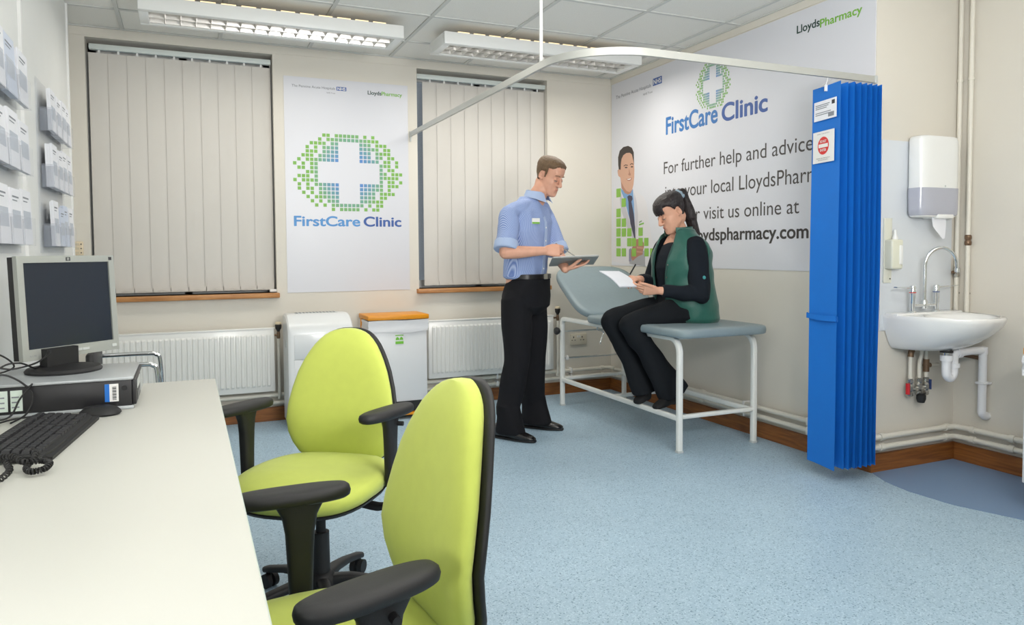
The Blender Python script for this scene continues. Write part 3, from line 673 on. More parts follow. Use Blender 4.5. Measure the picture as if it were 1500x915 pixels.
mbox(-.008, .008, hh-.017, hh-.005, .008, .0088).build('maker_badge', inkm, bz, smooth=False)
cc = mp_(0, hh-.011, .0089)
MB().add([cc+mu_*.0042*math.cos(2*PI*k/20)+mup*.0042*math.sin(2*PI*k/20) for k in range(20)], [tuple(range(20))]).build('badge_disc', silv, bz, smooth=False)
text('hp', cc-mup*.0022+mnn*.0001, mu_, mup, .0045, .0052, inkm, bz, anchor='C', lift=.0002)
mbox(hw-.021, hw-.009, hh-.017, hh-.006, .008, .0088).build('model_badge', inkm, bz, smooth=False)
text('hp L1706', mp_(-hw+.022, -hh+.013, .008), mu_, mup, .005, .022, inkg, bz)
for k in range(4): mbox(-.035+.026*k-.012, -.035+.026*k+.0125, -hh+.014, -hh+.022, .008, .0105).build('menu_button', greym, bz, smooth=False)
mbox(hw-.030, hw-.012, -hh+.012, -hh+.022, .008, .0105).build('power_button', greym, bz, smooth=False)
bc = Vector((-3.768, -2.765, .832))
MB().lathe(bc, [(.110, 0), (.112, .006), (.105, .014), (.02, .022), (0, .022)], 40).build('stand_base', blackp, mo)
MB().obox(Vector((bc.x, bc.y, .872))+mnn*-.02, mu_, Vector((0, 0, 1)), mn, .055, .038, .018).build('stand_neck', blackp, mo, smooth=False)
# keyboard
ka = math.atan2(.061, .5); kd = Vector((math.sin(ka), math.cos(ka), 0)); kr = Vector((math.cos(ka), -math.sin(ka), 0)); kc = Vector((-3.752, -3.325, .7302))
kb = thing('keyboard', 'black keyboard on the white desk in front of the computer', 'keyboard', kc)
ks = (Vector((0, 0, 1))*math.cos(.09)+kr*math.sin(.09)).normalized(); krt = kd.cross(ks)
krt = krt if krt.dot(kr) > 0 else -krt
MB().rings([superring(kc+Vector((0, 0, z))+kd*0, krt, kd, .080*s, .235*s, 32, 8) for z, s in ((.002, .97), (.006, 1), (.018, 1), (.022, .98))]).build('keyboard_base', blackp, kb)
MB().obox(kc+krt*.079+Vector((0, 0, .010)), krt, kd, ks, .010, .225, .007).build('wrist_rest', blackp, kb, smooth=False)
keym = mat('key_black', (44, 44, 47), .45)
rows = [(-.062, [1]*15), (-.038, [1]*13+[2]), (-.019, [1.5]+[1]*12+[1.5]), (0, [1.8]+[1]*11+[2.2]), (.019, [2.3]+[1]*10+[1.7]), (.038, [1.3, 1.3, 1.3, 5.8, 1.3, 1.3, 1.3, 1.4])]
keyproto = {}
for off, ws in rows:
    pos = -.225
    pos2 = pos
    for w_ in ws+[0]+[1, 1, 1]+[0]+[1, 1, 1, 1]:
        if w_ == 0: pos2 += .010; continue
        ww = w_*.0189
        if pos2+ww > .232: break
        c = kc+kd*(pos2+ww/2)+krt*(off*1.08+.010)+ks*.025
        if w_ not in keyproto:
            h1, h2 = ww/2-.0012, .0092
            vs = [kd*a*h1*s+krt*b*h2*s+ks*z for z, s in ((-.004, 1), (.004, .8)) for a, b in ((-1, -1), (1, -1), (1, 1), (-1, 1))]
            o = MB().add([v+kc for v in vs], [(0, 3, 2, 1), (4, 5, 6, 7), (0, 1, 5, 4), (1, 2, 6, 5), (2, 3, 7, 6), (3, 0, 4, 7)]).build('key', keym, kb, smooth=False); keyproto[w_] = o
        else:
            o = keyproto[w_].copy(); COL.objects.link(o)
        o.location = c-kc
        pos2 += ww
ms = thing('computer_mouse', 'black mouse beside the sticker of the computer case', 'mouse', (-3.632, -3.045, .73))
mm = MB().rings([superring((-3.640, -3.042, .7305+z), (1, -.25, 0), (.25, 1, 0), .056*s, .042*s, 24, 2.3) for z, s in ((0, .93), (.005, 1), (.012, .96), (.020, .8), (.026, .5), (.028, .15))]).build('mouse_shell', blackp, ms)
MB().ell((-3.675, -3.04, .753), (.009, .004, .005)).build('scroll_wheel', blackd, ms)
# cables and coiled cord
cab = mat('cable_black', (20, 20, 22), .5)
def cable(name, pts, r, label, cat='cable', group=None, m=cab):
    return MB().tube(smooth_curve(pts, 8), r, 7, round_end=True).build(name, m, None, label=label, category=cat, group=group)
G = 'tangled black cables left of the computer'
cb = [
 [(-3.99, -2.95, .75), (-3.93, -2.88, .86), (-3.88, -2.84, .875), (-3.84, -2.79, .85), (-3.82, -2.74, .88)],
 [(-3.99, -3.02, .78), (-3.95, -2.93, .87), (-3.885, -2.90, .865), (-3.83, -2.85, .875), (-3.80, -2.80, .90)],
 [(-3.98, -3.10, .74), (-3.93, -3.03, .80), (-3.905, -3.0, .86), (-3.86, -2.99, .845), (-3.82, -3.0, .80), (-3.83, -3.03, .75), (-3.86, -3.09, .736)],
 [(-3.99, -3.16, .735), (-3.93, -3.06, .737), (-3.875, -3.03, .742), (-3.85, -3.01, .79), (-3.82, -3.0, .83)],
 [(-3.98, -3.22, .735), (-3.92, -3.14, .736), (-3.87, -3.05, .737), (-3.80, -3.02, .737), (-3.76, -3.05, .738)],
 [(-4.0, -3.05, .80), (-3.93, -3.02, .77), (-3.90, -3.04, .74), (-3.95, -3.12, .736)],
 [(-4.0, -2.80, .88), (-3.95, -2.78, .90), (-3.90, -2.80, .86), (-3.95, -2.86, .845), (-3.99, -2.88, .86)]]
cl_ = ['arching over the case corner to the screen', 'rising from the wall to the monitor neck', 'looped in front of the white case labels', 'crossing the case front', 'lying flat behind the keyboard', 'dropping steeply at the desk back', 'curled on top of the case']
for p, l in zip(cb, cl_): cable('cable', p, .0028, 'thin black cable '+l)
coil = smooth_curve([(-3.86, -3.86, .738), (-3.80, -3.80, .74), (-3.765, -3.74, .742), (-3.758, -3.66, .742), (-3.775, -3.59, .745), (-3.762, -3.525, .75), (-3.735, -3.53, .75), (-3.722, -3.58, .748), (-3.728, -3.65, .742), (-3.712, -3.69, .742), (-3.688, -3.685, .744), (-3.684, -3.645, .746), (-3.704, -3.625, .748), (-3.732, -3.64, .752), (-3.76, -3.60, .756), (-3.79, -3.57, .752)], 26)
hp_ = []; ph = 0
for i, p in enumerate(coil[:-1]):
    t_ = (coil[i+1]-p).normalized(); a_ = t_.cross(Vector((0, 0, 1))).normalized(); b_ = t_.cross(a_)
    for q in range(2):
        ph += .55; hp_.append(p.lerp(coil[i+1], q/2)+a_*.0055*math.cos(ph)+b_*.0055*math.sin(ph))
MB().tube(hp_, .0022, 5).build('coiled_cord', cab, None, label='black coiled telephone cord lying on the desk before the keyboard', category='cord')
# ============================================================ LEAFLET RACKS
lp = [mat('leaflet_paper', (234, 235, 240), .6), mat('leaflet_blue', (206, 214, 230), .6), mat('leaflet_grey', (190, 196, 206), .6)]
def rack(y0, y1, cols, name_lab, near):
    rk = thing('leaflet_rack', name_lab, 'leaflet rack', (-4.005, y0, 1.2))
    MB().box(-4.009, -4.003, y0, y1, 1.22, 2.03, .001).build('back_panel', acryl, rk, smooth=False)
    p = (y1-y0-.085)/cols; rnames = ['top', 'middle', 'bottom']
    for r, zt in enumerate((2.0, 1.735, 1.455)):
        pk = MB(); zb = zt-.205
        for (a0, a1, b0, b1, c0, c1) in ((-4.003, -3.95, y0+.07, y1-.01, zb, zb+.003), (-3.953, -3.950, y0+.07, y1-.01, zb, zb+.11), (-4.003, -3.950, y0+.07, y0+.073, zb, zb+.11)):
            MB().box(a0, a1, b0, b1, c0, c1).build('pocket_wall', acryl, rk, smooth=False)
        for k in range(cols):
            a = y0+.07+p*k
            MB().box(-4.003, -3.951, a-.001, a+.001, zb, zb+.10).build('pocket_divider', acryl, rk, smooth=False)
            hgt = .205+random.uniform(-.012, .015); th = random.choice((.016, .024, .03)); lean = random.uniform(.0, .012)
            ci = random.choice((0, 0, 1, 0))
            posn = ['nearest the camera', 'second from the near end', 'third from the near end', 'at the far end'][k] if cols == 4 else ['nearest the camera', 'second from the near end', 'third from the near end', 'at the far end'][k]
            lf = thing('leaflet_pile', '%s leaflets %s in %s row of %s rack' % ('pale blue' if ci == 1 else 'white', posn, rnames[r], near), 'leaflets', (-3.97, a+p/2, zb+.004))
            ya, yb = a+.008, a+p-.010
            nsh = 3
            for q in range(nsh):
                x0 = -3.956-th*(q+1)/nsh; x1 = -3.9565-th*q/nsh; hq = hgt-.006*q*random.random()
                vs = [(x0, ya, zb+.004), (x1, ya, zb+.004), (x1-lean, ya, zb+hq), (x0-lean, ya, zb+hq), (x0, yb, zb+.004), (x1, yb, zb+.004), (x1-lean, yb, zb+hq), (x0-lean, yb, zb+hq)]
                sh = MB().add(vs, [(0, 1, 2, 3), (4, 7, 6, 5), (0, 4, 5, 1), (1, 5, 6, 2), (2, 6, 7, 3), (3, 7, 4, 0)]).build('leaflet', lp[ci], lf, smooth=False)
                if q == 0:
                    xf = -3.9558
                    for (u0, u1, v0, v1, mm_) in ((.15, .75, .84, .87, inkg), (.15, .6, .78, .80, inkg), (.12, .88, .30, .62, lp[2])):
                        f_ = lambda u, v: (xf-lean*v, ya+(yb-ya)*u, zb+hq*v)
                        MB().add([f_(u0, v0), f_(u1, v0), f_(u1, v1), f_(u0, v1)], [(0, 1, 2, 3)]).build('printed_block', mm_, sh, smooth=False)
rack(-1.56, -.80, 4, 'clear acrylic leaflet rack near the far end of the left wall, beside the window', 'far')
rack(-2.92, -2.02, 4, 'clear acrylic leaflet rack cut by the left picture edge above the monitor', 'near')
# thermostat / data plate
tp = thing('wall_socket', 'small beige three-row wall plate beside the left window', 'wall plate', (-4.04, 0, 1.25))
MB().box(-4.072, -4.006, -.012, 0, 1.205, 1.295, .003).build('plate', creamc, tp)
for z in (1.222, 1.25, 1.278):
    MB().box(-4.066, -4.03, -.0135, -.012, z-.008, z+.006).build('printed_row', mat('plate_beige', (206, 194, 168), .5), tp, smooth=False)
    MB().box(-4.022, -4.015, -.0145, -.012, z-.004, z+.003).build('tiny_switch', inkm, tp, smooth=False)
so = thing('double_socket', 'cream double power socket on the wall under the couch backrest', 'socket', (-.34, 0, .45))
MB().box(-.408, -.250, -.011, 0, .408, .503, .003).build('plate', mat('socket_cream', (216, 208, 190), .4), so)
for x in (-.378, -.295):
    MB().box(x-.004, x+.004, -.0125, -.0105, .468, .482).build('earth_hole', inkm, so, smooth=False)
    for d in (-.014, .014): MB().box(x+d-.005, x+d+.005, -.0125, -.0105, .447, .453).build('pin_hole', inkm, so, smooth=False)
MB().box(-.343, -.333, -.015, -.011, .472, .49).build('switch', whitem, so, smooth=False)
MB().box(-.325, -.315, -.015, -.011, .472, .49).build('switch', whitem, so, smooth=False)
# ============================================================ AIR CONDITIONER, BINS
acm = mat('appliance_white', (226, 228, 228), .3, coat=.2)
ac = thing('portable_air_conditioner', 'tall white portable air conditioner between left radiator and white bin', 'air conditioner', (-2.56, -.27, 0))
pr = [(-.41, .03), (-.41, .66), (-.40, .70), (-.37, .735), (-.30, .775), (-.25, .785), (-.14, .785), (-.115, .77), (-.11, .72), (-.11, .03)]
sec = []
for x, k in ((-2.775, .93), (-2.765, .985), (-2.745, 1), (-2.365, 1), (-2.345, .985), (-2.335, .93)):
    sec.append([(x, -.26+(y+.26)*k, .4+(z-.4)*(1-(1-k)*.5)) for y, z in pr])
MB().rings(sec).build('body', acm, ac, angle=35)
MB().box(-2.74, -2.37, -.4125, -.409, .484, .488).build('panel_seam', greym, ac, smooth=False)
fpn = MB().box(-2.735, -2.375, -.414, -.409, .49, .655, .002).build('upper_front_panel', acm, ac)
MB().box(-2.735, -2.375, -.414, -.409, .05, .482, .002).build('lower_front_panel', acm, ac)
vt = MB().box(-2.70, -2.41, -.235, -.155, .785, .788).build('top_grille', greym, ac, smooth=False)
for k in range(12): MB().box(-2.695+.0235*k, -2.683+.0235*k, -.23, -.16, .788, .7895).build('grille_slot', inkg, vt, smooth=False)
MB().box(-2.778, -2.770, -.31, -.25, .56, .61, .002).build('side_grip', greym, ac)
for x in (-2.74, -2.39):
    for y in (-.38, -.14): MB().cyl((x-.012, y, .018), (x+.012, y, .018), .018, 14).build('castor', blackp, ac)
def bin_(x0, x1, y0, y1, label, cut=False):
    b = thing('waste_bin', label, 'waste bin', ((x0+x1)/2, (y0+y1)/2, 0))
    MB().box(x0, x1, y0, y1, .125, .70, .006).build('body', mat('bin_white', (228, 229, 230), .35), b)
    MB().box(x0+.01, x1-.01, y0+.005, y1-.01, .05, .125).build('black_plinth', blackp, b, smooth=False)
    MB().box(x0+.05, x1-.05, y0-.03, y0+.03, .028, .045, .003).build('pedal', orange, b)
    MB().box(x0-.012, x1+.012, y0-.02, y1, .725, .757, .004).build('lid', orange, b)
    for y in (y1-.04,): MB().box(x0-.012, x0+.004, y-.05, y, .55, .73, .003).build('hinge_bracket', orange, b)
    rnd = random.Random(3); loop = []
    n = 44; per = []
    for k in range(n):
        t = k/n*4; s = int(t); f = t-s
        cs = [(x0-.004, y0-.004), (x1+.004, y0-.004), (x1+.004, y1+.002), (x0-.004, y1+.002), (x0-.004, y0-.004)]
        per.append((cs[s][0]+(cs[s+1][0]-cs[s][0])*f, cs[s][1]+(cs[s+1][1]-cs[s][1])*f))
    cxm, cym = (x0+x1)/2, (y0+y1)/2; rs = []
    for j, z in enumerate((.632, .645, .66, .675, .69, .705, .72)):
        ring = []
        for k, (x, y) in enumerate(per):
            a = .006*abs(math.sin(k*1.9+j*1.1))+.004*rnd.random(); d = Vector((x-cxm, y-cym, 0)).normalized()
            ring.append((x+d.x*a, y+d.y*a, z+.006*math.sin(k*.7+j) * (1 if j == 0 else .3)))
        rs.append(ring)
    MB().rings(rs, cap=False).build('bin_liner', mat('liner', (232, 232, 234), .35, spec=.6), b, angle=80)
    for x in (x0+.04, x1-.04):
        for y in (y0+.05, y1-.05): MB().cyl((x-.01, y, .025), (x+.01, y, .025), .025, 14).build('castor', blackp, b)
    return b
wb = bin_(-2.208, -1.782, -.345, -.05, 'white pedal bin with orange lid between air conditioner and right radiator')
lb = MB().box(-2.022, -1.958, -.3475, -.3455, .545, .615).build('waste_label', whitem, wb, smooth=False)
gl = mat('label_lime', (120, 196, 60), .5)
MB().box(-2.020, -1.960, -.3482, -.3474, .547, .567).build('green_band', gl, lb, smooth=False)
MB().box(-2.020, -1.960, -.3482, -.3474, .606, .613).build('green_band', gl, lb, smooth=False)
for x in (-2.005, -1.976):
    MB().prism([(-.011, 0), (.011, 0), (.011, .008), (.006, .022), (0, .028), (-.006, .022), (-.011, .008)], (x, -.3474, .572), (1, 0, 0), (0, 0, 1), -.0).build('green_symbol', gl, lb, smooth=False) if False else MB().add([(x+a, -.3483, .572+b) for a, b in ((-.012, 0), (-.004, .006), (0, 0), (.004, .006), (.012, 0), (.013, .014), (.004, .026), (-.004, .026), (-.013, .014))], [tuple(range(9))]).build('green_symbol', gl, lb, smooth=False)
bin_(.143, .50, -3.68, -3.41, 'second orange-lidded bin cut off by the right picture edge')
# ============================================================ VISITOR CHAIR (chrome cantilever) behind the desk
vc = thing('visitor_chair', 'chrome framed black armchair behind the desk by the left radiator', 'chair', (-3.78, -1.32, 0))
for y in (-1.54, -1.11):
    MB().tube(smooth_curve([(-3.87, y, .30), (-3.865, y, .66), (-3.83, y, .672), (-3.60, y, .672), (-3.555, y, .665), (-3.535, y, .63), (-3.53, y, .42), (-3.53, y, .03), (-3.56, y, .013), (-3.87, y, .013)], 8), .0115, 12).build('arm_frame', chrome, vc)
MB().tube([(-3.87, -1.54, .013), (-3.87, -1.11, .013)], .0115, 12).build('floor_bar', chrome, vc)
MB().box(-3.85, -3.55, -1.53, -1.12, .43, .475, .015).build('seat', blackp, vc)
MB().box(-3.845, -3.81, -1.53, -1.12, .50, .735, .012).build('backrest', blackp, vc)
# ============================================================ OFFICE CHAIRS
def make_chair():
    """local frame: +x = sitter's left... chair faces -Y, column at origin"""
    t = thing('office_chair', 'x', 'chair')
    SH = .485
    rs = []
    for z, s in ((SH-.062, .90), (SH-.055, .97), (SH-.03, 1.0), (SH-.012, .985), (SH-.002, .93), (SH+.004, .80), (SH+.006, .5), (SH+.006, .15)):
        ring = superring((0, -.03, z), (1, 0, 0), (0, 1, 0), .245*s, .24*s, 56, 2.9)
        ring = [Vector((p.x*(1-.10*max(0, (p.y+.03))/.24), p.y, p.z-(.022*max(0, (-.12-p.y))/.15)**1 * (1 if p.y < -.12 else 0)-.10*(max(0, -.19-p.y))**1.2)) for p in ring]
        rs.append(ring)
    MB().rings(rs).build('seat', limem, t, angle=80)
    rs = []
    for z, s in ((SH-.092, .55), (SH-.085, .80), (SH-.070, .95), (SH-.058, .985)):
        ring = superring((0, -.03, z), (1, 0, 0), (0, 1, 0), .245*s, .24*s, 40, 2.9)
        ring = [Vector((p.x*(1-.10*max(0, (p.y+.03))/.24), p.y, p.z-(.022*max(0, (-.12-p.y))/.15)*(1 if p.y < -.12 else 0)-.10*(max(0, -.19-p.y))**1.2)) for p in ring]
        rs.append(ring)
    MB().rings(rs).build('seat_shell', blackp, t, angle=70)
    # backrest: outline table (z, half width); spine curve yb(z)
    tab = [(.44, .06), (.448, .105), (.462, .140), (.485, .168), (.52, .189), (.56, .201), (.61, .206), (.66, .202), (.72, .190), (.78, .172), (.82, .154), (.85, .137), (.875, .120), (.895, .102), (.91, .085), (.92, .068), (.927, .048), (.931, .03), (.932, .012)]
    def yb(z): return .205+.065*((z-.60)/.34)**2*(1 if z > .6 else .45)-.012*math.exp(-((z-.60)/.07)**2)
    def ringsfor(front, n=44):
        out = []
        for z, w in tab:
            e = min(1, (z-.435)/.05, (.937-z)/.05); th = .5+.5*max(0, e)
            if front: a, b, off = w, .034*th, -.008
            else: a, b, off = w+.006, .018*th, .024
            ring = superring((0, yb(z)+off, z), (1, 0, 0), (0, 1, 0), a, b, n, 2.6, bend=-.55)
            out.append(ring)
        return out
    # cap bottoms/top softly by scaling z near ends handled by table
    MB().rings(ringsfor(True)).build('back_cushion', limem, t, angle=80)
    MB().rings(ringsfor(False)).build('back_shell', blackp, t, angle=80)
    MB().obox((0, .245, .46), (1, 0, 0), (0, 1, .08), (0, -.08, 1), .035, .010, .12).build('back_bar', blackd, t, smooth=False)
    MB().tube(smooth_curve([(0, .245, .37), (0, .22, .345), (0, .1, .36), (0, .0, .385)], 6), .022, 10).build('back_bracket', blackd, t)
    for s in (-1, 1):
        X = .262*s
        # T-shaped post, curved bracket below the seat, soft pad
        arm = MB()
        prof = [(.675, .062, .020), (.665, .052, .02), (.64, .038, .0195), (.60, .031, .019), (.53, .0275, .018), (.46, .025, .017), (.44, .023, .016)]
        arm.rings([superring((X, -.015, z), (0, 1, 0), (1, 0, 0), a, b, 24, 3.2) for z, a, b in prof])
        a_ = arm.build('arm_post', blackp, t, angle=60)
        pts = smooth_curve([(X, -.015, .50), (X, -.012, .42), (X-.006*s, -.008, .385), (X-.04*s, -.005, .362), (X-.10*s, 0, .366), (X-.2*s, 0, .385)], 6)
        MB().rings([superring(p, (0, 1, 0), (Vector(pts[min(i+1, len(pts)-1)])-Vector(pts[max(i-1, 0)])).normalized().cross(Vector((0, 1, 0))), .022, .0105, 16, 4) for i, p in enumerate(pts)]).build('arm_bracket', blackd, t, angle=60)
        MB().rings([superring((X, -.03, z), (1, 0, 0), (0, 1, 0), .044*k, .128*k2, 40, 2.6) for z, k, k2 in ((.671, .80, .93), (.676, .96, .985), (.686, 1, 1), (.695, .93, .98), (.700, .72, .93), (.702, .35, .85))]).build('arm_pad', blackp, t, angle=75)
        MB().cyl((X+.015*s, .0, .645), (X+.04*s, .0, .645), .008, 12).build('adjuster_knob', blackd, t)
    MB().box(-.09, .09, -.11, .09, .355, .395, .01).build('mechanism', blackd, t)
    for (x, y, a) in ((-.12, -.03, -1), (-.12, .05, -1)):
        lv = MB().tube(smooth_curve([(x*.6, y, .372), (x-.05, y-.01, .362), (x-.10, y-.03, .345)], 5), .005, 8).build('lever_rod', blackd, t)
        MB().obox((x-.125, y-.04, .338), (-.95, -.3, -.2), (.3, -.95, 0), (-.2, 0, .97), .032, .017, .005).build('lever_paddle', blackp, lv)
    MB().cyl((0, 0, .10), (0, 0, .26), .030, 24, .028).build('gas_column', blackp, t)
    MB().cyl((0, 0, .25), (0, 0, .36), .017, 20).build('gas_piston', blackd, t)
    MB().lathe((0, 0, .055), [(.045, 0), (.05, .01), (.048, .05), (.036, .065), (.03, .068)], 28).build('base_hub', blackp, t)
    for k in range(5):
        a = 2*PI*k/5+.25; d = Vector((math.cos(a), math.sin(a), 0)); q = Vector((-d.y, d.x, 0))
        R_ = [(.03, .092, .024, .020), (.10, .098, .021, .016), (.18, .088, .019, .013), (.25, .072, .019, .012), (.285, .064, .020, .011), (.298, .062, .012, .008)]
        MB().rings([superring(d*r+Vector((0, 0, z)), q, (0, 0, 1), w_, h_, 16, 3) for r, z, w_, h_ in R_]).build('base_arm', blackp, t, angle=60)
        c = d*.272+Vector((0, 0, .026))
        cs = MB().box(c.x-.009, c.x+.009, c.y-.009, c.y+.009, .03, .055).build('castor', blackd, t, smooth=False)
        for s in (-1, 1): MB().cyl(c+q*.006*s, c+q*.024*s, .0255, 18).build('castor_wheel', blackd, cs)
    return t
ch1 = make_chair()
ch2 = copy_tree(ch1)
ch1['label'] = 'lime green office chair standing farther back, seat fully visible'
ch2['label'] = 'lime green office chair in the foreground, cut by the lower picture edge'
ch1['group'] = ch2['group'] = 'lime green office chairs at the desk'
# facing direction -Y local -> world
def face(o, x, y, fx, fy): o.location = (x, y, 0); o.rotation_euler = (0, 0, math.atan2(fx, -fy))
face(ch1, -2.99, -3.02, -.57, -.82)
face(ch2, -3.135, -4.18, -.99, -.10)
def spin(o, px, py, ang):   # turn a part about a vertical axis through (px, py) of its chair
    o.rotation_euler = (0, 0, ang); c, s = math.cos(ang), math.sin(ang)
    o.location = (px-(c*px-s*py), py-(s*px+c*py), o.location.z)
kids = lambda r: [o for o in bpy.data.objects if o.parent == r]
for o in kids(ch1):
    if o.name.startswith('arm_pad'):
        X = .262*(1 if sum(v.co.x for v in o.data.vertices) > 0 else -1); spin(o, X, -.015, -.30)
for o in kids(ch2):   # this chair's back and arms are set a little higher
    if o.name.startswith(('back_cushion', 'back_shell')): o.location.z += .022
    if o.name.startswith('arm_pad') and sum(v.co.x for v in o.data.vertices) < 0: spin(o, -.262, -.015, -.08)
for o in kids(ch2):
    if o.name.startswith('arm_pad') and sum(v.co.x for v in o.data.vertices) > 0: spin(o, .262, -.015, .22)
# ============================================================ COUCH
frm = mat('couch_frame_white', (232, 234, 230), .3, coat=.2)
co = thing('examination_couch', 'grey-blue padded examination couch on white tube frame beside the mural', 'couch', (-.43, -1.2, 0))
XN, XW, YN, YFa = -.71, -.145, -1.95, -.425
def rect_tube(pts, a, b, name, m=frm, e=5):
    pts = [Vector(p) for p in pts]; rs = []
    for i, p in enumerate(pts):
        t_ = (pts[min(i+1, len(pts)-1)]-pts[max(i-1, 0)]).normalized()
        s_ = t_.cross(Vector((1, 0, 0))) if abs(t_.x) < .9 else t_.cross(Vector((0, 1, 0))); s_.normalize(); q = t_.cross(s_)
        rs.append(superring(p, s_, q, a, b, 16, e))
    return MB().rings(rs).build(name, m, co, angle=50)
for x in (XN, XW):
    nr = [(x, YN, .012)]+[(x, YN, .10+.5*k/4) for k in range(5)]
    cv = [(x, YN+.085-.085*math.cos(a), .60+.085*math.sin(a)) for a in [PI/2*k/8 for k in range(1, 9)]]
    rect_tube(nr+cv, .0165, .0165, 'leg'); 
    rect_tube([(x, YN+.085, .685), (x, -1.2, .685), (x, YFa-.06, .685)]+[(x, YFa-.06+.045*math.sin(a), .64+.045*math.cos(a)) for a in [PI/2*k/5 for k in range(1, 6)]], .0165, .0165, 'side_rail')
    rect_tube([(x, YFa-.015, .64), (x, YFa-.015, .3), (x, YFa-.015, .012)], .0165, .0165, 'leg')
    rect_tube([(x, YN+.015, .205), (x, YFa-.03, .205)], .0165, .0125, 'lower_rail')
    for y in (YN, YFa-.015): MB().box(x-.018, x+.018, y-.018, y+.018, 0, .014, .002).build('foot_cap', greym, co)
for y in (YN, YFa-.015, ): rect_tube([(XN+.015, y, .215), (XW-.015, y, .215)], .0125, .0165, 'cross_rail')
rect_tube([(XN, -1.18, .205), (XW, -1.18, .205)], .0125, .0125, 'cross_rail')
rect_tube([(XN+.01, YN+.10, .68), (XW-.01, YN+.10, .68)], .0125, .0125, 'cross_rail')
MB().cyl((XN-.04, YFa-.02, .59), (XN, YFa-.02, .59), .006, 10).build('knob_stem', chrome, co)
MB().lathe((XN-.048, YFa-.02, .59), [(.0, -.02), (.026, -.016), (.03, 0), (.022, .016), (.0, .018)], 18, (1, 0, 0)).build('side_knob', blackp, co)
MB().cyl((XN, YFa-.02, .585), (XW, YFa-.02, .585), .007, 12).build('roll_holder_rod', greym, co)
MB().cyl((XN, YFa-.02, .375), (XW, YFa-.02, .375), .007, 12).build('cross_rod', chrome, co)
MB().cyl((XN+.03, YFa-.02, .375), (XN+.045, YFa-.02, .375), .02, 14).build('rod_collar', whitem, co)
def pad(c, ux, uy, un, hx, hy, th, name, e=7):
    c, ux, uy, un = [Vector(q) for q in (c, ux, uy, un)]; rs = []
    for z, s in ((-1, .94), (-.8, .985), (-.3, 1), (.2, 1), (.6, .985), (.88, .95), (1.0, .88), (1.03, .6), (1.04, .2)):
        kx = hx*s if s < .9 else hx-(1-s)*.14*1.2; ky = hy*s if s < .9 else hy-(1-s)*.14*1.2
        rs.append(superring(c+un*z*th, ux, uy, kx, ky, 64, e))
    return MB().rings(rs).build(name, vinylm, co, angle=80)
pad((-.425, -1.455, .722), (1, 0, 0), (0, 1, 0), (0, 0, 1), .345, .60, .026, 'seat_pad', 9)
ba = math.radians(34); bd = Vector((0, math.cos(ba), math.sin(ba))); bn = Vector((0, -math.sin(ba), math.cos(ba)))
pad(Vector((-.425, -.875, .715))+bd*.325, (1, 0, 0), bd, bn, .345, .315, .026, 'backrest_pad', 4.2)
MB().tube([Vector((-.65, -.80, .68)), Vector((-.65, -.80, .68))+bd*.5], .011, 8).build('backrest_frame', frm, co)
MB().tube([Vector((-.20, -.80, .68)), Vector((-.20, -.80, .68))+bd*.5], .011, 8).build('backrest_frame', frm, co)
MB().tube([(-.425, -.52, .85), (-.425, -.75, .60), (-.425, -1.0, .68)], .012, 8).build('ratchet_strut', chrome, co)
MB().tube(smooth_curve([(-.68, -.93, .675), (-.66, -.90, .64), (-.60, -.88, .62), (-.62, -.88, .56), (-.625, -.88, .53)], 4), .006, 8).build('release_handle', chrome, co)
# ============================================================ SINK CORNER
pn = MB().box(.045, .607, YS-.006, YS, .77, 1.80).build('splash_panel', mat('panel_pale', (216, 221, 226), .35), None, smooth=False, label='pale blue-white splash panel on the wall behind the basin', category='wall panel')
sk = thing('wash_basin', 'white ceramic wall-hung wash basin in the corner', 'basin', (.33, -2.93, .7))
cxs = .335
def basin_ring(z, s, dy=0, hw=.265, dp=.455, n=48):
    out = []
    for k in range(n):
        t = 2*PI*k/n; ct, st = math.cos(t), math.sin(t)
        x = hw*s*math.copysign(abs(ct)**.85, ct)
        y = (-dp*s*abs(st)**.9 if st < 0 else .012*s*min(1, st*4)*0)
        out.append(Vector((cxs+x, YS-.006+y+dy, z)))
    return out
outer = [basin_ring(z, 1, 0, .265*a, .455*b_) for z, a, b_ in ((.668, .60, .36), (.672, .74, .46), (.69, .80, .56), (.72, .86, .70), (.76, .925, .84), (.80, .97, .94), (.835, .995, .99), (.852, 1.0, 1.0), (.860, .985, .99))]
def bowl(z, a, b, n=48, cy=-.265): return [Vector((cxs+a*math.cos(2*PI*k/n), YS+cy+b*math.sin(2*PI*k/n)*1.0, z)) for k in range(n)]
inner = [bowl(.857, .205, .155), bowl(.845, .195, .145), bowl(.80, .165, .12), bowl(.75, .12, .085), bowl(.735, .06, .04), bowl(.733, .02, .02)]
MB().rings(outer+inner).build('bowl', ceram, sk, angle=70)
MB().box(cxs-.262, cxs+.262, YS-.095, YS-.006, .835, .868, .012, 3).build('tap_ledge', ceram, sk)
MB().lathe((cxs, YS-.265, .735), [(.022, 0), (.022, .002), (.0, .002)], 20).build('drain', chrome, sk)
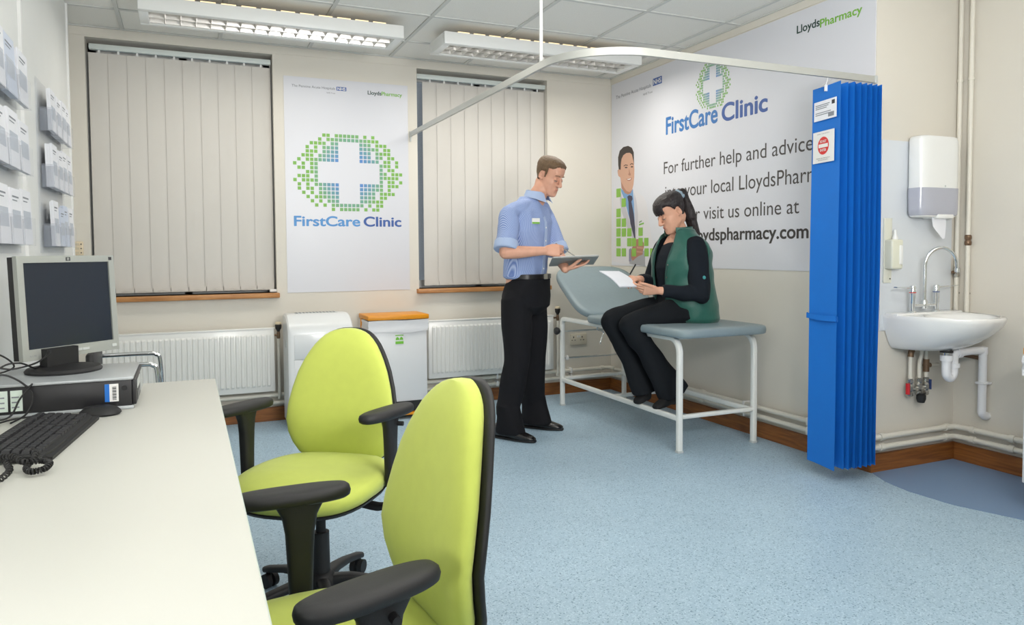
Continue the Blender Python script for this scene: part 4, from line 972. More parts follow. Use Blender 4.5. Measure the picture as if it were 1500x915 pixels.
# taps
tpg = thing('mixer_tap', 'chrome swan-neck lever mixer tap on the basin ledge', 'tap', (.315, YS-.06, .868))
yt = YS-.065
for x, mcol, s in ((.222, redm, -1), (.408, mat('ring_blue', (44, 74, 140), .4), 1)):
    MB().lathe((x, yt, .866), [(.022, 0), (.018, .008), (.013, .012), (.014, .05), (.0155, .055), (.0155, .105), (.017, .108)], 20).build('tap_body', chrome, tpg)
    MB().lathe((x, yt, .974), [(.018, 0), (.018, .004)], 20).build('colour_ring', mcol, tpg)
    MB().lathe((x, yt, .978), [(.0165, 0), (.0165, .028), (.012, .036), (.0, .037)], 20).build('tap_head', chrome, tpg)
    MB().rings([superring((x+s*r, yt-.01*r/.1, 1.0+r*.06), (0, 1, 0), (0, 0, 1), a, b, 14, 2.4) for r, a, b in ((.01, .006, .005), (.06, .006, .004), (.10, .010, .003), (.14, .015, .003), (.152, .013, .002))]).build('lever', chrome, tpg)
MB().tube([(.222, yt, .905), (.408, yt, .905)], .0095, 12).build('bridge', chrome, tpg)
MB().lathe((.315, yt, .885), [(.015, 0), (.018, .01), (.018, .04), (.012, .05)], 20).build('spout_base', chrome, tpg)
sp_ = [(.315, yt, .92), (.315, yt, 1.08), (.315, yt, 1.10)]+[(.315+.085*(1-math.cos(a))*.75, yt-.085*(1-math.cos(a))*.55, 1.12+.098*math.sin(a)) for a in [PI*k/16 for k in range(17)]]+[(.445, yt-.0935, 1.10)]
MB().tube(smooth_curve(sp_, 3), .0095, 12).build('spout', chrome, tpg)
MB().cyl((.445, yt-.0935, 1.105), (.445, yt-.0935, 1.085), .0125, 14).build('nozzle', chrome, tpg)
# trap and waste
wp = mat('waste_white', (232, 233, 236), .3)
tr = thing('waste_trap', 'white plastic waste trap and drain pipe below the basin', 'waste pipe', (.335, -2.9, .5))
yd = YS-.20
MB().cyl((.315, yd, .675), (.315, yd, .63), .018, 18).build('drain_tail', chrome, tr)
MB().cyl((.315, yd, .67), (.315, yd, .66), .032, 18).build('black_washer', blackd, tr)
MB().cyl((.315, yd, .645), (.315, yd, .615), .0305, 20).build('top_nut', wp, tr)
MB().tube(smooth_curve([(.315, yd, .63), (.315, yd, .56), (.322, yd, .535), (.345, yd, .52), (.368, yd, .535), (.374, yd, .56), (.374, yd, .62), (.378, yd, .642), (.395, yd, .652), (.42, yd, .652)], 5), .0225, 16).build('u_bend', wp, tr)
MB().cyl((.374, yd, .575), (.374, yd, .60), .029, 20).build('lower_nut', wp, tr)
MB().cyl((.392, yd, .652), (.42, yd, .652), .029, 20).build('outlet_nut', wp, tr)
MB().tube(smooth_curve([(.41, yd, .652), (.47, yd, .655), (.565, yd, .655), (.603, yd, .648), (.61, yd, .62), (.61, yd, .58), (.61, yd, .34), (.612, yd, .305), (.63, yd, .288), (.656, yd, .286)], 6), .0215, 16).build('drain_pipe', wp, tr)
MB().lathe((.608, yd, .652), [(.0, -.026), (.0245, -.02), (.0255, 0), (.0245, .02), (0, .026)], 18).build('elbow', wp, tr)
MB().box(.585, .654, yd-.026, yd+.026, .466, .480, .004).build('wall_clip', wp, tr)
# supply pipes, valves
sv = thing('supply_pipes', 'three cream supply pipes with brass and steel valves under the basin', 'pipes', (.33, YS-.03, .5))
yv = YS-.04
nick = mat('nickel', (188, 186, 180), .25, metal=.9); lever_red = mat('lever_red', (196, 30, 40), .4); lever_blue = mat('lever_blue', (30, 56, 110), .4)
MB().tube(smooth_curve([(.30, yv, .68), (.27, yv, .665), (.248, yv, .64), (.246, yv, .60), (.246, yv, .47)], 5), .0105, 12).build('supply_pipe', pipem, sv)
MB().tube(smooth_curve([(.335, yv, .70), (.333, yv, .63), (.318, yv, .58), (.316, yv, .47)], 5), .0105, 12).build('supply_pipe', pipem, sv)
MB().tube([(.372, yv, .70), (.372, yv, .47)], .0105, 12).build('supply_pipe', pipem, sv)
MB().tube([(.372, yv, .565), (.47, yv, .565)], .009, 12).build('side_branch', pipem, sv)
MB().tube(smooth_curve([(.26, yv, .656), (.25, yv, .645), (.246, yv, .62)], 4), .016, 12).build('brass_elbow', brass, sv)
MB().cyl((.372, yv, .60), (.372, yv, .53), .016, 12).build('brass_tee', brass, sv)
MB().cyl((.360, yv, .565), (.40, yv, .565), .014, 12).build('brass_nut', brass, sv)
for x in (.246, .316, .372):
    MB().lathe((x, yv, .40), [(.011, 0), (.016, .004), (.016, .02), (.011, .026), (.018, .036), (.018, .06), (.012, .07), (.016, .078), (.016, .094), (.011, .1)], 8).build('isolating_valve', nick, sv, angle=20)
MB().cyl((.246, yv, .44), (.372, yv, .44), .012, 12).build('valve_link', nick, sv)
MB().lathe((.312, yv-.018, .385), [(.0, -.022), (.018, -.02), (.025, .0), (.025, .02), (.014, .03)], 16).build('mixing_cap', blackd, sv)
MB().rings([superring((.222, yv-.005, z), (1, 0, 0), (0, 1, 0), .009, .012, 12) for z in (.415, .43, .455, .475)]).build('red_handle', lever_red, sv)
MB().rings([superring((.398, yv-.005, z), (1, 0, 0), (0, 1, 0), .006, .010, 12) for z in (.43, .445, .47, .485)]).build('blue_handle', lever_blue, sv)
MB().tube([(.58, YS-.03, .62), (.50, YS-.03, .64), (.656, YS-.16, .60)], .011, 10).build('wall_elbow', brass, sv)
# vertical pipes in the corner
for (x, y, z0, lab) in ((.632, YS-.022, .21, 'left vertical cream pipe in the corner above the basin'), (.634, YS-.085, .21, 'right vertical cream pipe in the corner above the basin')):
    v = thing('vertical_pipe', lab, 'pipe', (x, y, z0))
    MB().cyl((x, y, .70), (x, y, H), .0125, 14).build('pipe_run', pipem, v)
    MB().cyl((x, y, 2.15), (x, y, 2.165), .0165, 14).build('pipe_clip', pipem, v)
    if y < YS-.05:
        MB().lathe((x, y, 1.23), [(.013, 0), (.018, .006), (.018, .02), (.013, .03), (.018, .04), (.018, .055), (.013, .06)], 10).build('compression_joint', brass, v)
    else:
        MB().lathe((x, y, 1.05), [(.013, 0), (.018, .006), (.018, .05), (.013, .06)], 8).build('stop_valve', nick, v)
        MB().cyl((x-.045, y-.01, 1.08), (x, y, 1.08), .009, 10).build('valve_spindle', brass, v)
    MB().tube([(x, y, .96), (.656, y, .96)], .006, 8).build('pipe_bracket', nick, v)
# towel dispenser
td = thing('towel_dispenser', 'white paper towel dispenser with grey window on the splash panel', 'dispenser', (.39, YS-.07, 1.6))
def dring(z, k, n=44):
    out = []
    for p in superring((.375, YS-.058, z), (1, 0, 0), (0, 1, 0), .163*k, .052*k, n, 5): out.append(p)
    return out
# front face at YS-.11
def dshape(z0, z1, grow=0, name='cover', m=white2, n=44):
    zs_ = [z0, z0+.008, z0+.02]+[z0+(z1-z0)*q for q in (.3, .6, .85)]+[z1-.012, z1-.003]
    return zs_
MB().rings([superring((.375, YS-.060, z), (1, 0, 0), (0, 1, 0), .150*k, .052*k2, 52, 4.5) for z, k, k2 in ((1.385, .90, .86), (1.392, .97, .96), (1.41, 1.0, 1.0), (1.52, 1.02, 1.02), (1.7, 1.03, 1.02), (1.80, 1.03, 1.0), (1.815, 1.0, .96), (1.822, .94, .9))]).build('cover', white2, td, angle=60)
MB().rings([superring((.375, YS-.0615, z), (1, 0, 0), (0, 1, 0), .160*k, .053*k2, 52, 4.5) for z, k, k2 in ((1.392, .90, .9), (1.40, .955, 1.0), (1.43, .97, 1.015), (1.515, .98, 1.03), (1.543, .98, 1.035))]).build('tinted_window', mat('tint_grey', (176, 178, 190), .15, coat=.4), td, angle=60)
MB().box(.34, .47, YS-.118, YS-.02, 1.378, 1.402, .008).build('outlet_lip', white2, td)
MB().lathe((.40, YS-.112, 1.553), [(.006, 0), (.006, .002)], 14, (0, -1, 0)).build('lock_mark', greym, td)
pt = [(0, 0), (.11, -.004), (.112, -.05), (.105, -.115), (.088, -.118), (.03, -.07), (.008, -.05)]
MB().prism(pt, (.335, YS-.085, 1.385), (1, 0, 0), (0, 0, 1), .002).build('paper_towel', paperm, td, smooth=False)
sd = thing('soap_dispenser', 'cream pump soap dispenser beside the blue curtain', 'soap dispenser', (.13, YS-.04, 1.1))
MB().box(.065, .150, YS-.062, YS-.007, 1.105, 1.265, .010, 3).build('holder', mat('soap_cream', (222, 222, 204), .4), sd)
MB().box(.118, .144, YS-.066, YS-.058, 1.13, 1.235, .006).build('bottle_front', white2, sd)
MB().lathe((.115, YS-.036, 1.262), [(.016, 0), (.014, .015), (.008, .03), (.006, .055), (.0, .056)], 16).build('pump', white2, sd)
MB().box(.06, .12, YS-.014, YS-.006, 1.03, 1.38, .002).build('back_plate', mat('soap_cream_plate', (222, 222, 208), .4), sd)
MB().lathe((.108, YS-.0065, 1.052), [(.004, 0), (.004, .009)], 10, (0, -1, 0)).build('screw', inkm, sd)
# ============================================================ PEOPLE
def V(*a): return Vector(a)
def limb(mb, pts, seg=18): mb.tube([p for p, r in pts], [r for p, r in pts], seg, round_end=True)
def sm_limb(mb, pts, n=5, seg=18):
    c = smooth_curve([tuple(p) for p, r in pts], n); r = []
    for i in range(len(pts)-1):
        for k in range(n): r.append(pts[i][1]+(pts[i+1][1]-pts[i][1])*k/n)
    r.append(pts[-1][1]); mb.tube(c, r, seg, round_end=True)
def head_rings(off=0, n=56, female=False):
    T = [(-.118, .074, .038, .020), (-.112, .084, .020, .032), (-.100, .091, .0, .043), (-.085, .092, -.022, .050), (-.068, .090, -.040, .056), (-.045, .087, -.056, .061), (-.02, .083, -.072, .065), (0, .080, -.086, .0675), (.02, .083, -.094, .071), (.045, .089, -.100, .075), (.068, .085, -.100, .0745), (.088, .074, -.092, .068), (.102, .056, -.076, .057), (.112, .034, -.054, .040), (.117, .008, -.028, .018)]
    out = []
    zs = np.linspace(-.118, .117, 64)
    for z in zs:
        f, b, w = interp(T, z); w = w*(.96 if female else 1)
        s = 1
        cy = (f+b)/2; ry = (f-b)/2+off; wx = w+off; zz = z*(1+off/.117)
        ring = []
        for k in range(n):
            t = 2*PI*k/n; ct, st = math.cos(t), math.sin(t); e = 2/2.25
            ring.append(V(wx*math.copysign(abs(ct)**e, ct), cy+ry*math.copysign(abs(st)**e, st), zz))
        if off == 0 or z < .05: ring = [sculpt(p, off) for p in ring]
        out.append(ring)
    return out
BUMPS = [((.046, .058, -.026), (.020, .030, .020), .0055), ((.026, .084, .031), (.018, .02, .008), .0045), ((.031, .082, .007), (.015, .02, .012), -.0085), ((0, .09, -.104), (.017, .02, .012), .0065),
         ((0, .092, -.062), (.020, .02, .011), .0055), ((0, .09, -.083), (.018, .02, .007), -.003), ((.056, -.012, -.072), (.02, .03, .02), .0055), ((.062, .050, .035), (.02, .03, .025), -.003), ((.030, .080, -.055), (.010, .02, .016), -.0025)]
def sculpt(p, off):
    if off: return p
    d = V(p.x, p.y+.01, 0).normalized(); a = 0
    for c, r, amp in BUMPS:
        for s in ((1, -1) if c[0] else (1,)):
            a += amp*math.exp(-((p.x-c[0]*s)/r[0])**2-((p.y-c[1])/(r[1]*1.6))**2-((p.z-c[2])/r[2])**2)
    return p+d*a
def add_head(mb, Mh, female=False, sc=1.0):
    """local: +y face, +z up, +x the head's right... returns nothing, adds closed pieces"""
    def tf(p): return Mh@(Vector(p)*sc)
    def ad(m): mb.add([tf(v) for v in m.v], m.f)
    m = MB(); m.rings(head_rings(0, 96, female)); ad(m)
    k = .88 if female else 1
    m = MB(); m.rings([superring(c, (1, 0, 0), (0, 1, -.2), a, b, 16) for c, a, b in (((0, .078, .030), .009, .008), ((0, .086, .016), .0075*k, .010), ((0, .094, .0), .008*k, .012), ((0, .102, -.016), .0095*k, .014), ((0, .106, -.026), .0125*k, .014), ((0, .100, -.036), .0125*k, .012), ((0, .090, -.040), .010*k, .008))]); ad(m)
    for s in (-1, 1):
        m = MB(); m.ell((.0115*s*k, .094, -.031), (.0075, .010, .0075)); ad(m)
        m = MB(); m.ell((.031*s, .0745, .003), (.0145, .0115, .0105)); ad(m)        # lowered lids
        R = Matrix.Rotation(-.35*s, 3, 'Z')@Matrix.Rotation(-.18, 3, 'X'); fx = .96 if female else 1
        m = MB(); rr = []
        for q_ in range(15):   # rim of the ear as a curled tube, with bowl and lobe
            a_ = -2.3+4.6*q_/14; rr.append((V(.0735*s*fx, -.016, -.002)+R@V(.005*s, -.0135*math.cos(a_), .0225*math.sin(a_))))
        m.tube(rr, .0040, 8, round_end=True); ad(m)
        m = MB(); m.ell((.0725*s*fx, -.014, -.002), (.005, .0125, .021), R); ad(m)
        m = MB(); m.ell((.0735*s*fx, -.007, -.025), (.005, .0065, .008), R); ad(m)
    m = MB(); m.ell((0, .088, -.0585), (.020, .0075, .0042)); ad(m)
    m = MB(); m.ell((0, .087, -.0670), (.017, .0075, .0050)); ad(m)
def face_parts(Mh, body, brow, female=False, sc=1.0):
    def tfm(m): m.v = [tuple(Mh@(Vector(v)*sc)) for v in m.v]; return m
    lipm = mat('lips', (190, 112, 100) if female else (190, 124, 108), .45)
    tfm(MB().ell((0, .0915, -.0585), (.0175, .0060, .0030)).ell((0, .0905, -.0662), (.0145, .0060, .0034))).build('lips', lipm, body)
    lash = mat('lashes', (52, 36, 30), .6)
    eyew = mat('eye_white', (228, 222, 214), .3)
    for s in (-1, 1):
        tfm(MB().tube(smooth_curve([(.016*s, .083, .0), (.031*s, .0875, -.0045), (.046*s, .0775, .0)], 5), .0013, 6)).build('eyelashes', lash, body)
        tfm(MB().ell((.031*s, .0790, -.0055), (.0115, .0062, .0024))).build('eye', eyew, body)
        tfm(MB().ell((.031*s, .0822, -.0060), (.0042, .0034, .0022))).build('iris', lash, body)
        tfm(MB().tube(smooth_curve([(.013*s, .0895, .027), (.030*s, .0905, .033), (.050*s, .0725, .028)], 5), [.0022]*10+[.001], 6)).build('eyebrow', brow, body)
def hand(mb, w, d, n, s, curl=(.5, .6, .5), spread=.0, sc=1.0, thumb=(.6, .75, .35), tc=.5, curls=None, palm=True):
    """w wrist, d finger direction, n palm normal (towards what is held), s thumb side"""
    w, d, n, s = Vector(w), Vector(d).normalized(), Vector(n), Vector(s)
    n = (n-d*n.dot(d)).normalized(); s = (s-d*s.dot(d)-n*s.dot(n)).normalized()
    mb.rings([superring(w+d*x*sc+s*o*sc, s, n, a*sc, b*sc, 20, 2.6) for x, o, a, b in ((-.012, 0, .025, .018), (.0, 0, .027, .018), (.02, .002, .034, .0165), (.05, .002, .041, .015), (.08, 0, .042, .013), (.094, -.002, .038, .010))])
    L = ((.030, .044, .027, .020, .0088), (.010, .048, .030, .021, .0090), (-.0105, .044, .028, .020, .0086), (-.030, .035, .021, .018, .0075))
    for i, (o, l1, l2, l3, r) in enumerate(L):
        c = curls[i] if curls else curl
        p = w+d*(.086-.005*(i == 3)-.002*abs(i-1))*sc+s*o*sc; fan = s*(o*spread*8)
        p0 = p-d*.02*sc; pts = [(p0, r*sc), (p, r*sc)]; ang = 0
        for a, l, rr in ((c[0], l1, .95), (c[1], l2, .9), (c[2], l3, .78)):
            ang += a; dd = ((d+fan).normalized()*math.cos(ang)+n*math.sin(ang)); p = p+dd*l*sc; pts.append((p, r*rr*sc))
        sm_limb(mb, pts, 3, 12)
    tb = w+d*.018*sc+s*.022*sc; td_ = (d*thumb[0]+s*thumb[1]+n*thumb[2]).normalized()
    p1 = tb+td_*.045*sc; t2 = (td_+d*tc*.6+n*tc*.5-s*tc*.4).normalized(); p2 = p1+t2*.034*sc; p3 = p2+(t2+d*.3-s*tc*.2).normalized()*.026*sc
    sm_limb(mb, [(tb, .014*sc), (p1, .0115*sc), (p2, .0105*sc), (p3, .0085*sc)], 4, 12)
def hair_shell(Mh, off, keep, m, parent, name, sc=1.0, thick=.006, noise_amp=.0015, female=False):
    """closed shell over the skull where keep(x, y, z) > 0"""
    rs = head_rings(off, 96, female); outer = MB()
    # refine vertically
    fine = []
    for a, b in zip(rs, rs[1:]):
        for t in (0, .5): fine.append([p.lerp(q, t) for p, q in zip(a, b)])
    fine.append(rs[-1]); fine.append([V(0, -.008, .1175*(1+off/.117))+.002*(p-V(0, -.008, p.z)) for p in rs[-1]])
    n = 96; vs = [p for r in fine for p in r]; c = V(0, -.01, .02)
    outv = []; inv = []
    for v in vs:
        d = (v-c).normalized(); k = noise.noise(v*70)*noise_amp+noise.noise(v*170)*noise_amp*.5
        e = min(1, max(.0, keep(v.x, v.y, v.z)/.012)); outv.append(v-d*off*.9*(1-e)+d*k*e); inv.append(v-d*(off+.004))
    fs = []; N = len(vs)
    used = set()
    for i in range(len(fine)-1):
        for j in range(n):
            q = (i*n+j, i*n+(j+1) % n, (i+1)*n+(j+1) % n, (i+1)*n+j)
            if all(keep(*vs[k]) > 0 for k in q): fs.append(q); used.add(q)
    edges = {}
    for q in fs:
        for k in range(4): edges[(q[k], q[(k+1) % 4])] = 1
    full = list(fs)+[tuple(N+k for k in reversed(q)) for q in fs]
    for (a, b) in edges:
        if (b, a) not in edges: full.append((b, a, N+a, N+b))
    mb = MB(); allv = outv+inv; idx = {}; 
    for q in full:
        for k in q:
            if k not in idx: idx[k] = len(idx)
    mb.v = [None]*len(idx)
    for k, i in idx.items(): mb.v[i] = tuple(Mh@(allv[k]*sc))
    mb.f = [tuple(idx[k] for k in q) for q in full]
    return mb.build(name, m, parent, angle=180)
def basis(F, pitch=0, roll=0):
    F = Vector(F).normalized(); R = Vector((F.y, -F.x, 0)).normalized(); Uz = R.cross(F)
    M_ = Matrix((R, F, Uz)).transposed()
    return M_@Matrix.Rotation(-pitch, 3, 'X')@Matrix.Rotation(roll, 3, 'Y')
def headM(c, F, pitch, roll=0): M_ = basis(F, pitch, roll).to_4x4(); M_.translation = Vector(c); return M_
def folds(amp, f=1.0, seed=0, zs=.45):
    def d(co):
        x, y, z = co[:, 0], co[:, 1], co[:, 2]
        a = np.sin(38*f*x+17*f*y+26*f*zs*z+seed+2.2*np.sin(9*z+seed)+1.5*np.sin(14*x))
        b = np.sin(-29*f*x+33*f*y+44*f*zs*z+1.7*seed+2*np.sin(7*y-8*z))
        c = np.sin(60*f*zs*z+12*np.sin(5*x+4*y)+seed)
        return amp*(.45*a+.35*b+.2*c)
    return d
# ------------------------------------------------------------ the standing man
F = V(.55, -.835, 0).normalized(); Lm = V(.835, .55, 0).normalized()     # facing, his left
def P_(c, l, f, z): return V(c[0]+Lm.x*l+F.x*f, c[1]+Lm.y*l+F.y*f, z)
mc0 = (-1.345, -1.12)
ank_r, ank_l = V(-1.515, -1.195, .085), V(-1.235, -1.005, .085)
hipr, hipl = P_(mc0, -.095, 0, .93), P_(mc0, .095, 0, .93)
kner, knel = V(-1.45, -1.215, .50), V(-1.255, -1.06, .50)
shr, shl = V(-1.500, -1.245, 1.455), V(-1.155, -1.045, 1.455)
elr = V(-1.568, -1.325, 1.205); wrr = V(-1.345, -1.425, 1.215)
ell_, wrl = V(-1.115, -1.17, 1.18), V(-1.190, -1.405, 1.098)
hc = V(-1.204, -1.215, 1.703); HF = V(.49, -.87, 0)
Mh = headM(hc, HF, .46)
nb = V(-1.268, -1.172, 1.580)
def torso(mb, c, table, n=40, Fv=F, Lv=Lm, e=2.3):
    mb.rings([superring((c[0]+Fv.x*f+Lv.x*l, c[1]+Fv.y*f+Lv.y*l, z), Lv, Fv, a, b, n, e) for z, l, f, a, b in table])
body = MB()
torso(body, mc0, [(.84, 0, -.01, .12, .09), (.90, 0, -.01, .155, .105), (1.0, 0, 0, .150, .105), (1.1, 0, .01, .140, .10), (1.22, .0, .02, .150, .108), (1.34, .0, .03, .165, .112), (1.42, .01, .035, .165, .10), (1.47, .015, .04, .14, .085), (1.51, .02, .045, .09, .065)])
sm_limb(body, [(nb-V(.02, -.01, .06), .062), (nb, .058), (nb.lerp(hc, .35), .056), (hc+Mh.to_3x3()@V(0, -.030, -.05), .053)], 4)
for hp, kn, an in ((hipr, kner, ank_r), (hipl, knel, ank_l)):
    sm_limb(body, [(hp, .080), (hp.lerp(kn, .5), .070), (kn, .052), (kn.lerp(an, .35), .050), (an, .038)], 5)
    limb(body, [(an+V(0, 0, -.02), .034), (an+F*.05-V(0, 0, .048), .022), (an+F*.13-V(0, 0, .062), .016)])
for sh, el, wr in ((shr, elr, wrr), (shl, ell_, wrl)):
    sm_limb(body, [(sh.lerp(V(*mc0, 1.42), .3), .05), (sh, .052), (sh.lerp(el, .5), .046), (el, .040)], 5)
    sm_limb(body, [(el, .040), (el.lerp(wr, .3), .041), (el.lerp(wr, .7), .032), (wr, .0265)], 5)
dr = (wrr-elr).normalized()
hand(body, wrr, V(.90, -.40, .03), V(.40, .90, -.25), V(0, .1, 1), curls=[(.75, 1.1, .6), (.9, 1.2, .7), (1.0, 1.25, .7), (1.1, 1.25, .7)], thumb=(.85, .25, .55), tc=.45)
hand(body, wrl, V(.68, -.22, .16), V(-.05, .05, 1), V(-.4, -.85, .15), curls=[(.10, .30, .3), (.12, .30, .3), (.15, .35, .3), (.18, .35, .3)], thumb=(.75, .45, .35), tc=.25, sc=.95)
add_head(body, Mh, False)
man_b = remesh(body, .0036, 2)
man = man_b.build('person', skinm, None, angle=180, label='standing man in blue striped shirt and black trousers writing on a clipboard', category='person')
face_parts(Mh, man, hairm)
def keep_m(x, y, z):
    th = interp([(-.11, -.062), (-.06, -.060), (-.035, -.045), (-.028, -.02), (-.022, .026), (.004, .030), (.008, -.012), (.022, -.008), (.026, .035), (.040, .050), (.058, .062), (.075, .088), (.082, .094), (.10, .096)], y)[0]
    if abs(x) < .03 and y > .045: th = min(th, .088)
    if abs(x) > .035 and y > .03: th = max(th, .064)
    return z-th-.0015*math.sin(x*300)
hair_shell(Mh, .008, keep_m, hairm, man, 'hair')
# shirt: pin stripes
shirtm = mat('shirt_stripe', (134, 156, 204), .75, bump=.05, bscale=300)
nt = shirtm.node_tree; wv = nt.nodes.new('ShaderNodeTexWave'); wv.wave_type = 'BANDS'; wv.bands_direction = 'X'; wv.inputs['Scale'].default_value = 62; wv.inputs['Distortion'].default_value = .4
tc_ = nt.nodes.new('ShaderNodeTexCoord'); mp2 = nt.nodes.new('ShaderNodeMapping'); mp2.inputs['Rotation'].default_value = (0, 0, -.58)
nt.links.new(tc_.outputs['Object'], mp2.inputs[0]); nt.links.new(mp2.outputs[0], wv.inputs[0])
cr_ = nt.nodes.new('ShaderNodeValToRGB'); cr_.color_ramp.elements[0].color = srgb((104, 128, 186)); cr_.color_ramp.elements[1].color = srgb((174, 190, 222))
nt.links.new(wv.outputs[0], cr_.inputs[0]); nt.links.new(cr_.outputs[0], nt.nodes['Principled BSDF'].inputs['Base Color'])
sh_ = MB()
torso(sh_, mc0, [(1.035, 0, .0, .158, .118), (1.05, 0, .0, .168, .126), (1.10, 0, .01, .168, .130), (1.18, 0, .018, .166, .130), (1.26, .0, .025, .172, .130), (1.34, .0, .032, .184, .130), (1.41, .008, .038, .188, .120), (1.46, .010, .04, .170, .104), (1.51, .012, .038, .128, .090), (1.545, .016, .036, .092, .078), (1.572, .018, .036, .070, .066)])
for sh, el, k in ((shr, elr, .97), (shl, ell_, 1.0)):
    c0 = V(*mc0, 1.44)
    sm_limb(sh_, [(nb-V(0, 0, .060), .044), (nb.lerp(sh, .5)-V(0, 0, .018), .050), (sh-V(0, 0, .006), .060), (sh.lerp(el, .3), .066), (sh.lerp(el, .62), .070)], 5)
    a, b = sh.lerp(el, .5), sh.lerp(el, .80); sh_.tube([a, b], [.068, .073], 22)
shirt = remesh(sh_, .006, 4, folds(.0055, 1.0, 1.0)).build('shirt', shirtm, man, angle=180)
cuffm = mat('shirt_cuff', (166, 184, 216), .75)
for sh, el in ((shr, elr), (shl, ell_)):
    ax = (el-sh).normalized(); c = sh.lerp(el, .84)
    MB().lathe(c, [(.056, -.032), (.072, -.033), (.077, -.026), (.078, .022), (.073, .028), (.052, .024)], 28, ax).build('rolled_cuff', cuffm, man)
# collar, placket, buttons, badge
nc = nb+V(-.006, .006, .004)
def collar_pt(a, r, h): return nc+(F*math.cos(a)+Lm*math.sin(a))*r+V(0, 0, h)
for s in (-1, 1):
    prof = []
    for k in range(13):
        a = s*(.30+(PI-.30)*k/12); t = k/12
        drop = .050*(1-t)**2+.006; r0, r1 = .066, .082+.022*(1-t)**3
        top = collar_pt(a, r0, .022+.014*t-.012*(1-t)); bot = collar_pt(a+s*.10*(1-t), r1, .012*t-.008-drop*.9)
        prof.append((top, bot))
    vs = []; 
    for t_, b_ in prof:
        o = ((t_-nc)*V(1, 1, 0)).normalized()*.0025; vs += [t_+o, b_+o, b_-o, t_-o]
    m = MB(); m.rings([vs[4*i:4*i+4] for i in range(13)]); m.build('shirt_collar', cuffm, man)
def front_pt(z, l=0, extra=.006):
    tb = [(1.05, .126), (1.10, .140), (1.18, .148), (1.26, .155), (1.34, .162), (1.41, .156), (1.46, .135)]
    f = interp(tb, z)[0]; 
    b_ = interp([(1.05, .126), (1.2, .13), (1.34, .13), (1.41, .118)], z)[0]; a_ = .175
    f = f-b_*(1-math.sqrt(max(0, 1-(abs(l)/a_)**2.3)))
    return P_(mc0, l, f+extra, z)
pk = []
for k in range(16):
    z = 1.055+.40*k/15; p = front_pt(z, .004, .0035); pk.append([p-Lm*.014+F*.002, p+Lm*.014+F*.002, p+Lm*.014-F*.003, p-Lm*.014-F*.003])
MB().rings(pk).build('placket', cuffm, man)
for z in (1.10, 1.19, 1.28, 1.365): MB().lathe(front_pt(z, .004, .005), [(.0055, 0), (.0055, .002), (.003, .003)], 12, F).build('button', whitem, man)
bp_ = front_pt(1.405, -.100, .012); bfn = (F*.85-Lm*.5).normalized(); bl_ = V(0, 0, 1).cross(bfn)
bdg = MB().obox(bp_, bl_, (0, 0, 1), bfn, .028, .018, .002).build('name_badge', whitem, man, smooth=False)
MB().obox(bp_-V(0, 0, .012)+bfn*.0022, bl_, (0, 0, 1), bfn, .027, .0055, .0004).build('green_band', grn, bdg, smooth=False)
# trousers, belt, shoes
trm = mat('trouser_black', (21, 21, 25), .85, bump=.08, bscale=400, spec=.25)
mc0 = (mc0[0]+.024, mc0[1]-.010)
tr_ = MB()
torso(tr_, mc0, [(.80, 0, -.01, .10, .09), (.85, 0, -.012, .176, .135), (.92, 0, -.012, .186, .142), (.98, 0, -.006, .180, .136), (1.03, 0, 0, .168, .127), (1.048, 0, 0, .164, .124)])
for hp, kn, an, s in ((hipr, kner, ank_r, -1), (hipl, knel, ank_l, 1)):
    hp2 = hp+V(0, 0, -.04)
    sm_limb(tr_, [(hp2, .100), (hp2.lerp(kn, .45), .097), (kn, .083), (kn.lerp(an, .5), .080), (an+V(0, 0, .10)+F*.005, .080)], 6, 24)
    tr_.rings([superring(an+V(0, 0, z)+F*(.012+(.14-z)*.12), Lm, F, a, b, 24) for z, a, b in ((.14, .078, .080), (.06, .076, .090), (.0, .075, .102), (-.035, .072, .110), (-.05, .068, .104))])
remesh(tr_, .0065, 4, folds(.0080, .6, 3.0, .3)).build('trousers', trm, man, angle=180)
MB().rings([superring((mc0[0], mc0[1], z), Lm, F, a+.001, b+.001, 48, 2.3) for z, a, b in ((1.032, .168, .127), (1.034, .1725, .1315), (1.062, .172, .131), (1.064, .166, .126))]).build('belt', mat('belt_leather', (26, 24, 24), .3), man)
MB().obox(V(mc0[0], mc0[1], 1.048)+F*.133, Lm, (0, 0, 1), F, .022, .017, .003).build('belt_buckle', nick, man, smooth=False)
shoem = mat('shoe_leather', (24, 22, 22), .25, coat=.3)
for an, Fs in ((ank_r, V(.55, -.83, 0)), (ank_l, V(.68, -.73, 0))):
    Ls = V(-Fs.y, Fs.x, 0); g = V(an.x, an.y, 0)
    so_ = MB(); so_.rings([superring(g+Fs*x+V(0, 0, zc_), Ls, (0, 0, 1), a, b, 24, 2.6) for x, a, b, zc_ in ((-.095, .018, .03, .036), (-.088, .034, .044, .046), (-.05, .039, .052, .054), (0, .040, .055, .057), (.05, .042, .042, .044), (.10, .047, .030, .032), (.15, .044, .024, .026), (.19, .034, .019, .021), (.215, .018, .014, .017))])
    sho = so_.build('shoe', shoem, man, angle=180)
    MB().rings([superring(g+Fs*x+V(0, 0, .008), Ls, (0, 0, 1), a, .007, 16, 4) for x, a in ((-.097, .020), (-.088, .036), (-.03, .041), (.03, .042), (.09, .048), (.15, .046), (.195, .034), (.219, .018))]).build('sole', blackd, sho, angle=50)
    for q in range(3): MB().tube([g+Fs*(.045+.017*q)+Ls*.02+V(0, 0, .080-.007*q), g+Fs*(.047+.017*q)-Ls*.02+V(0, 0, .080-.007*q)], .0025, 6).build('lace', blackd, sho)
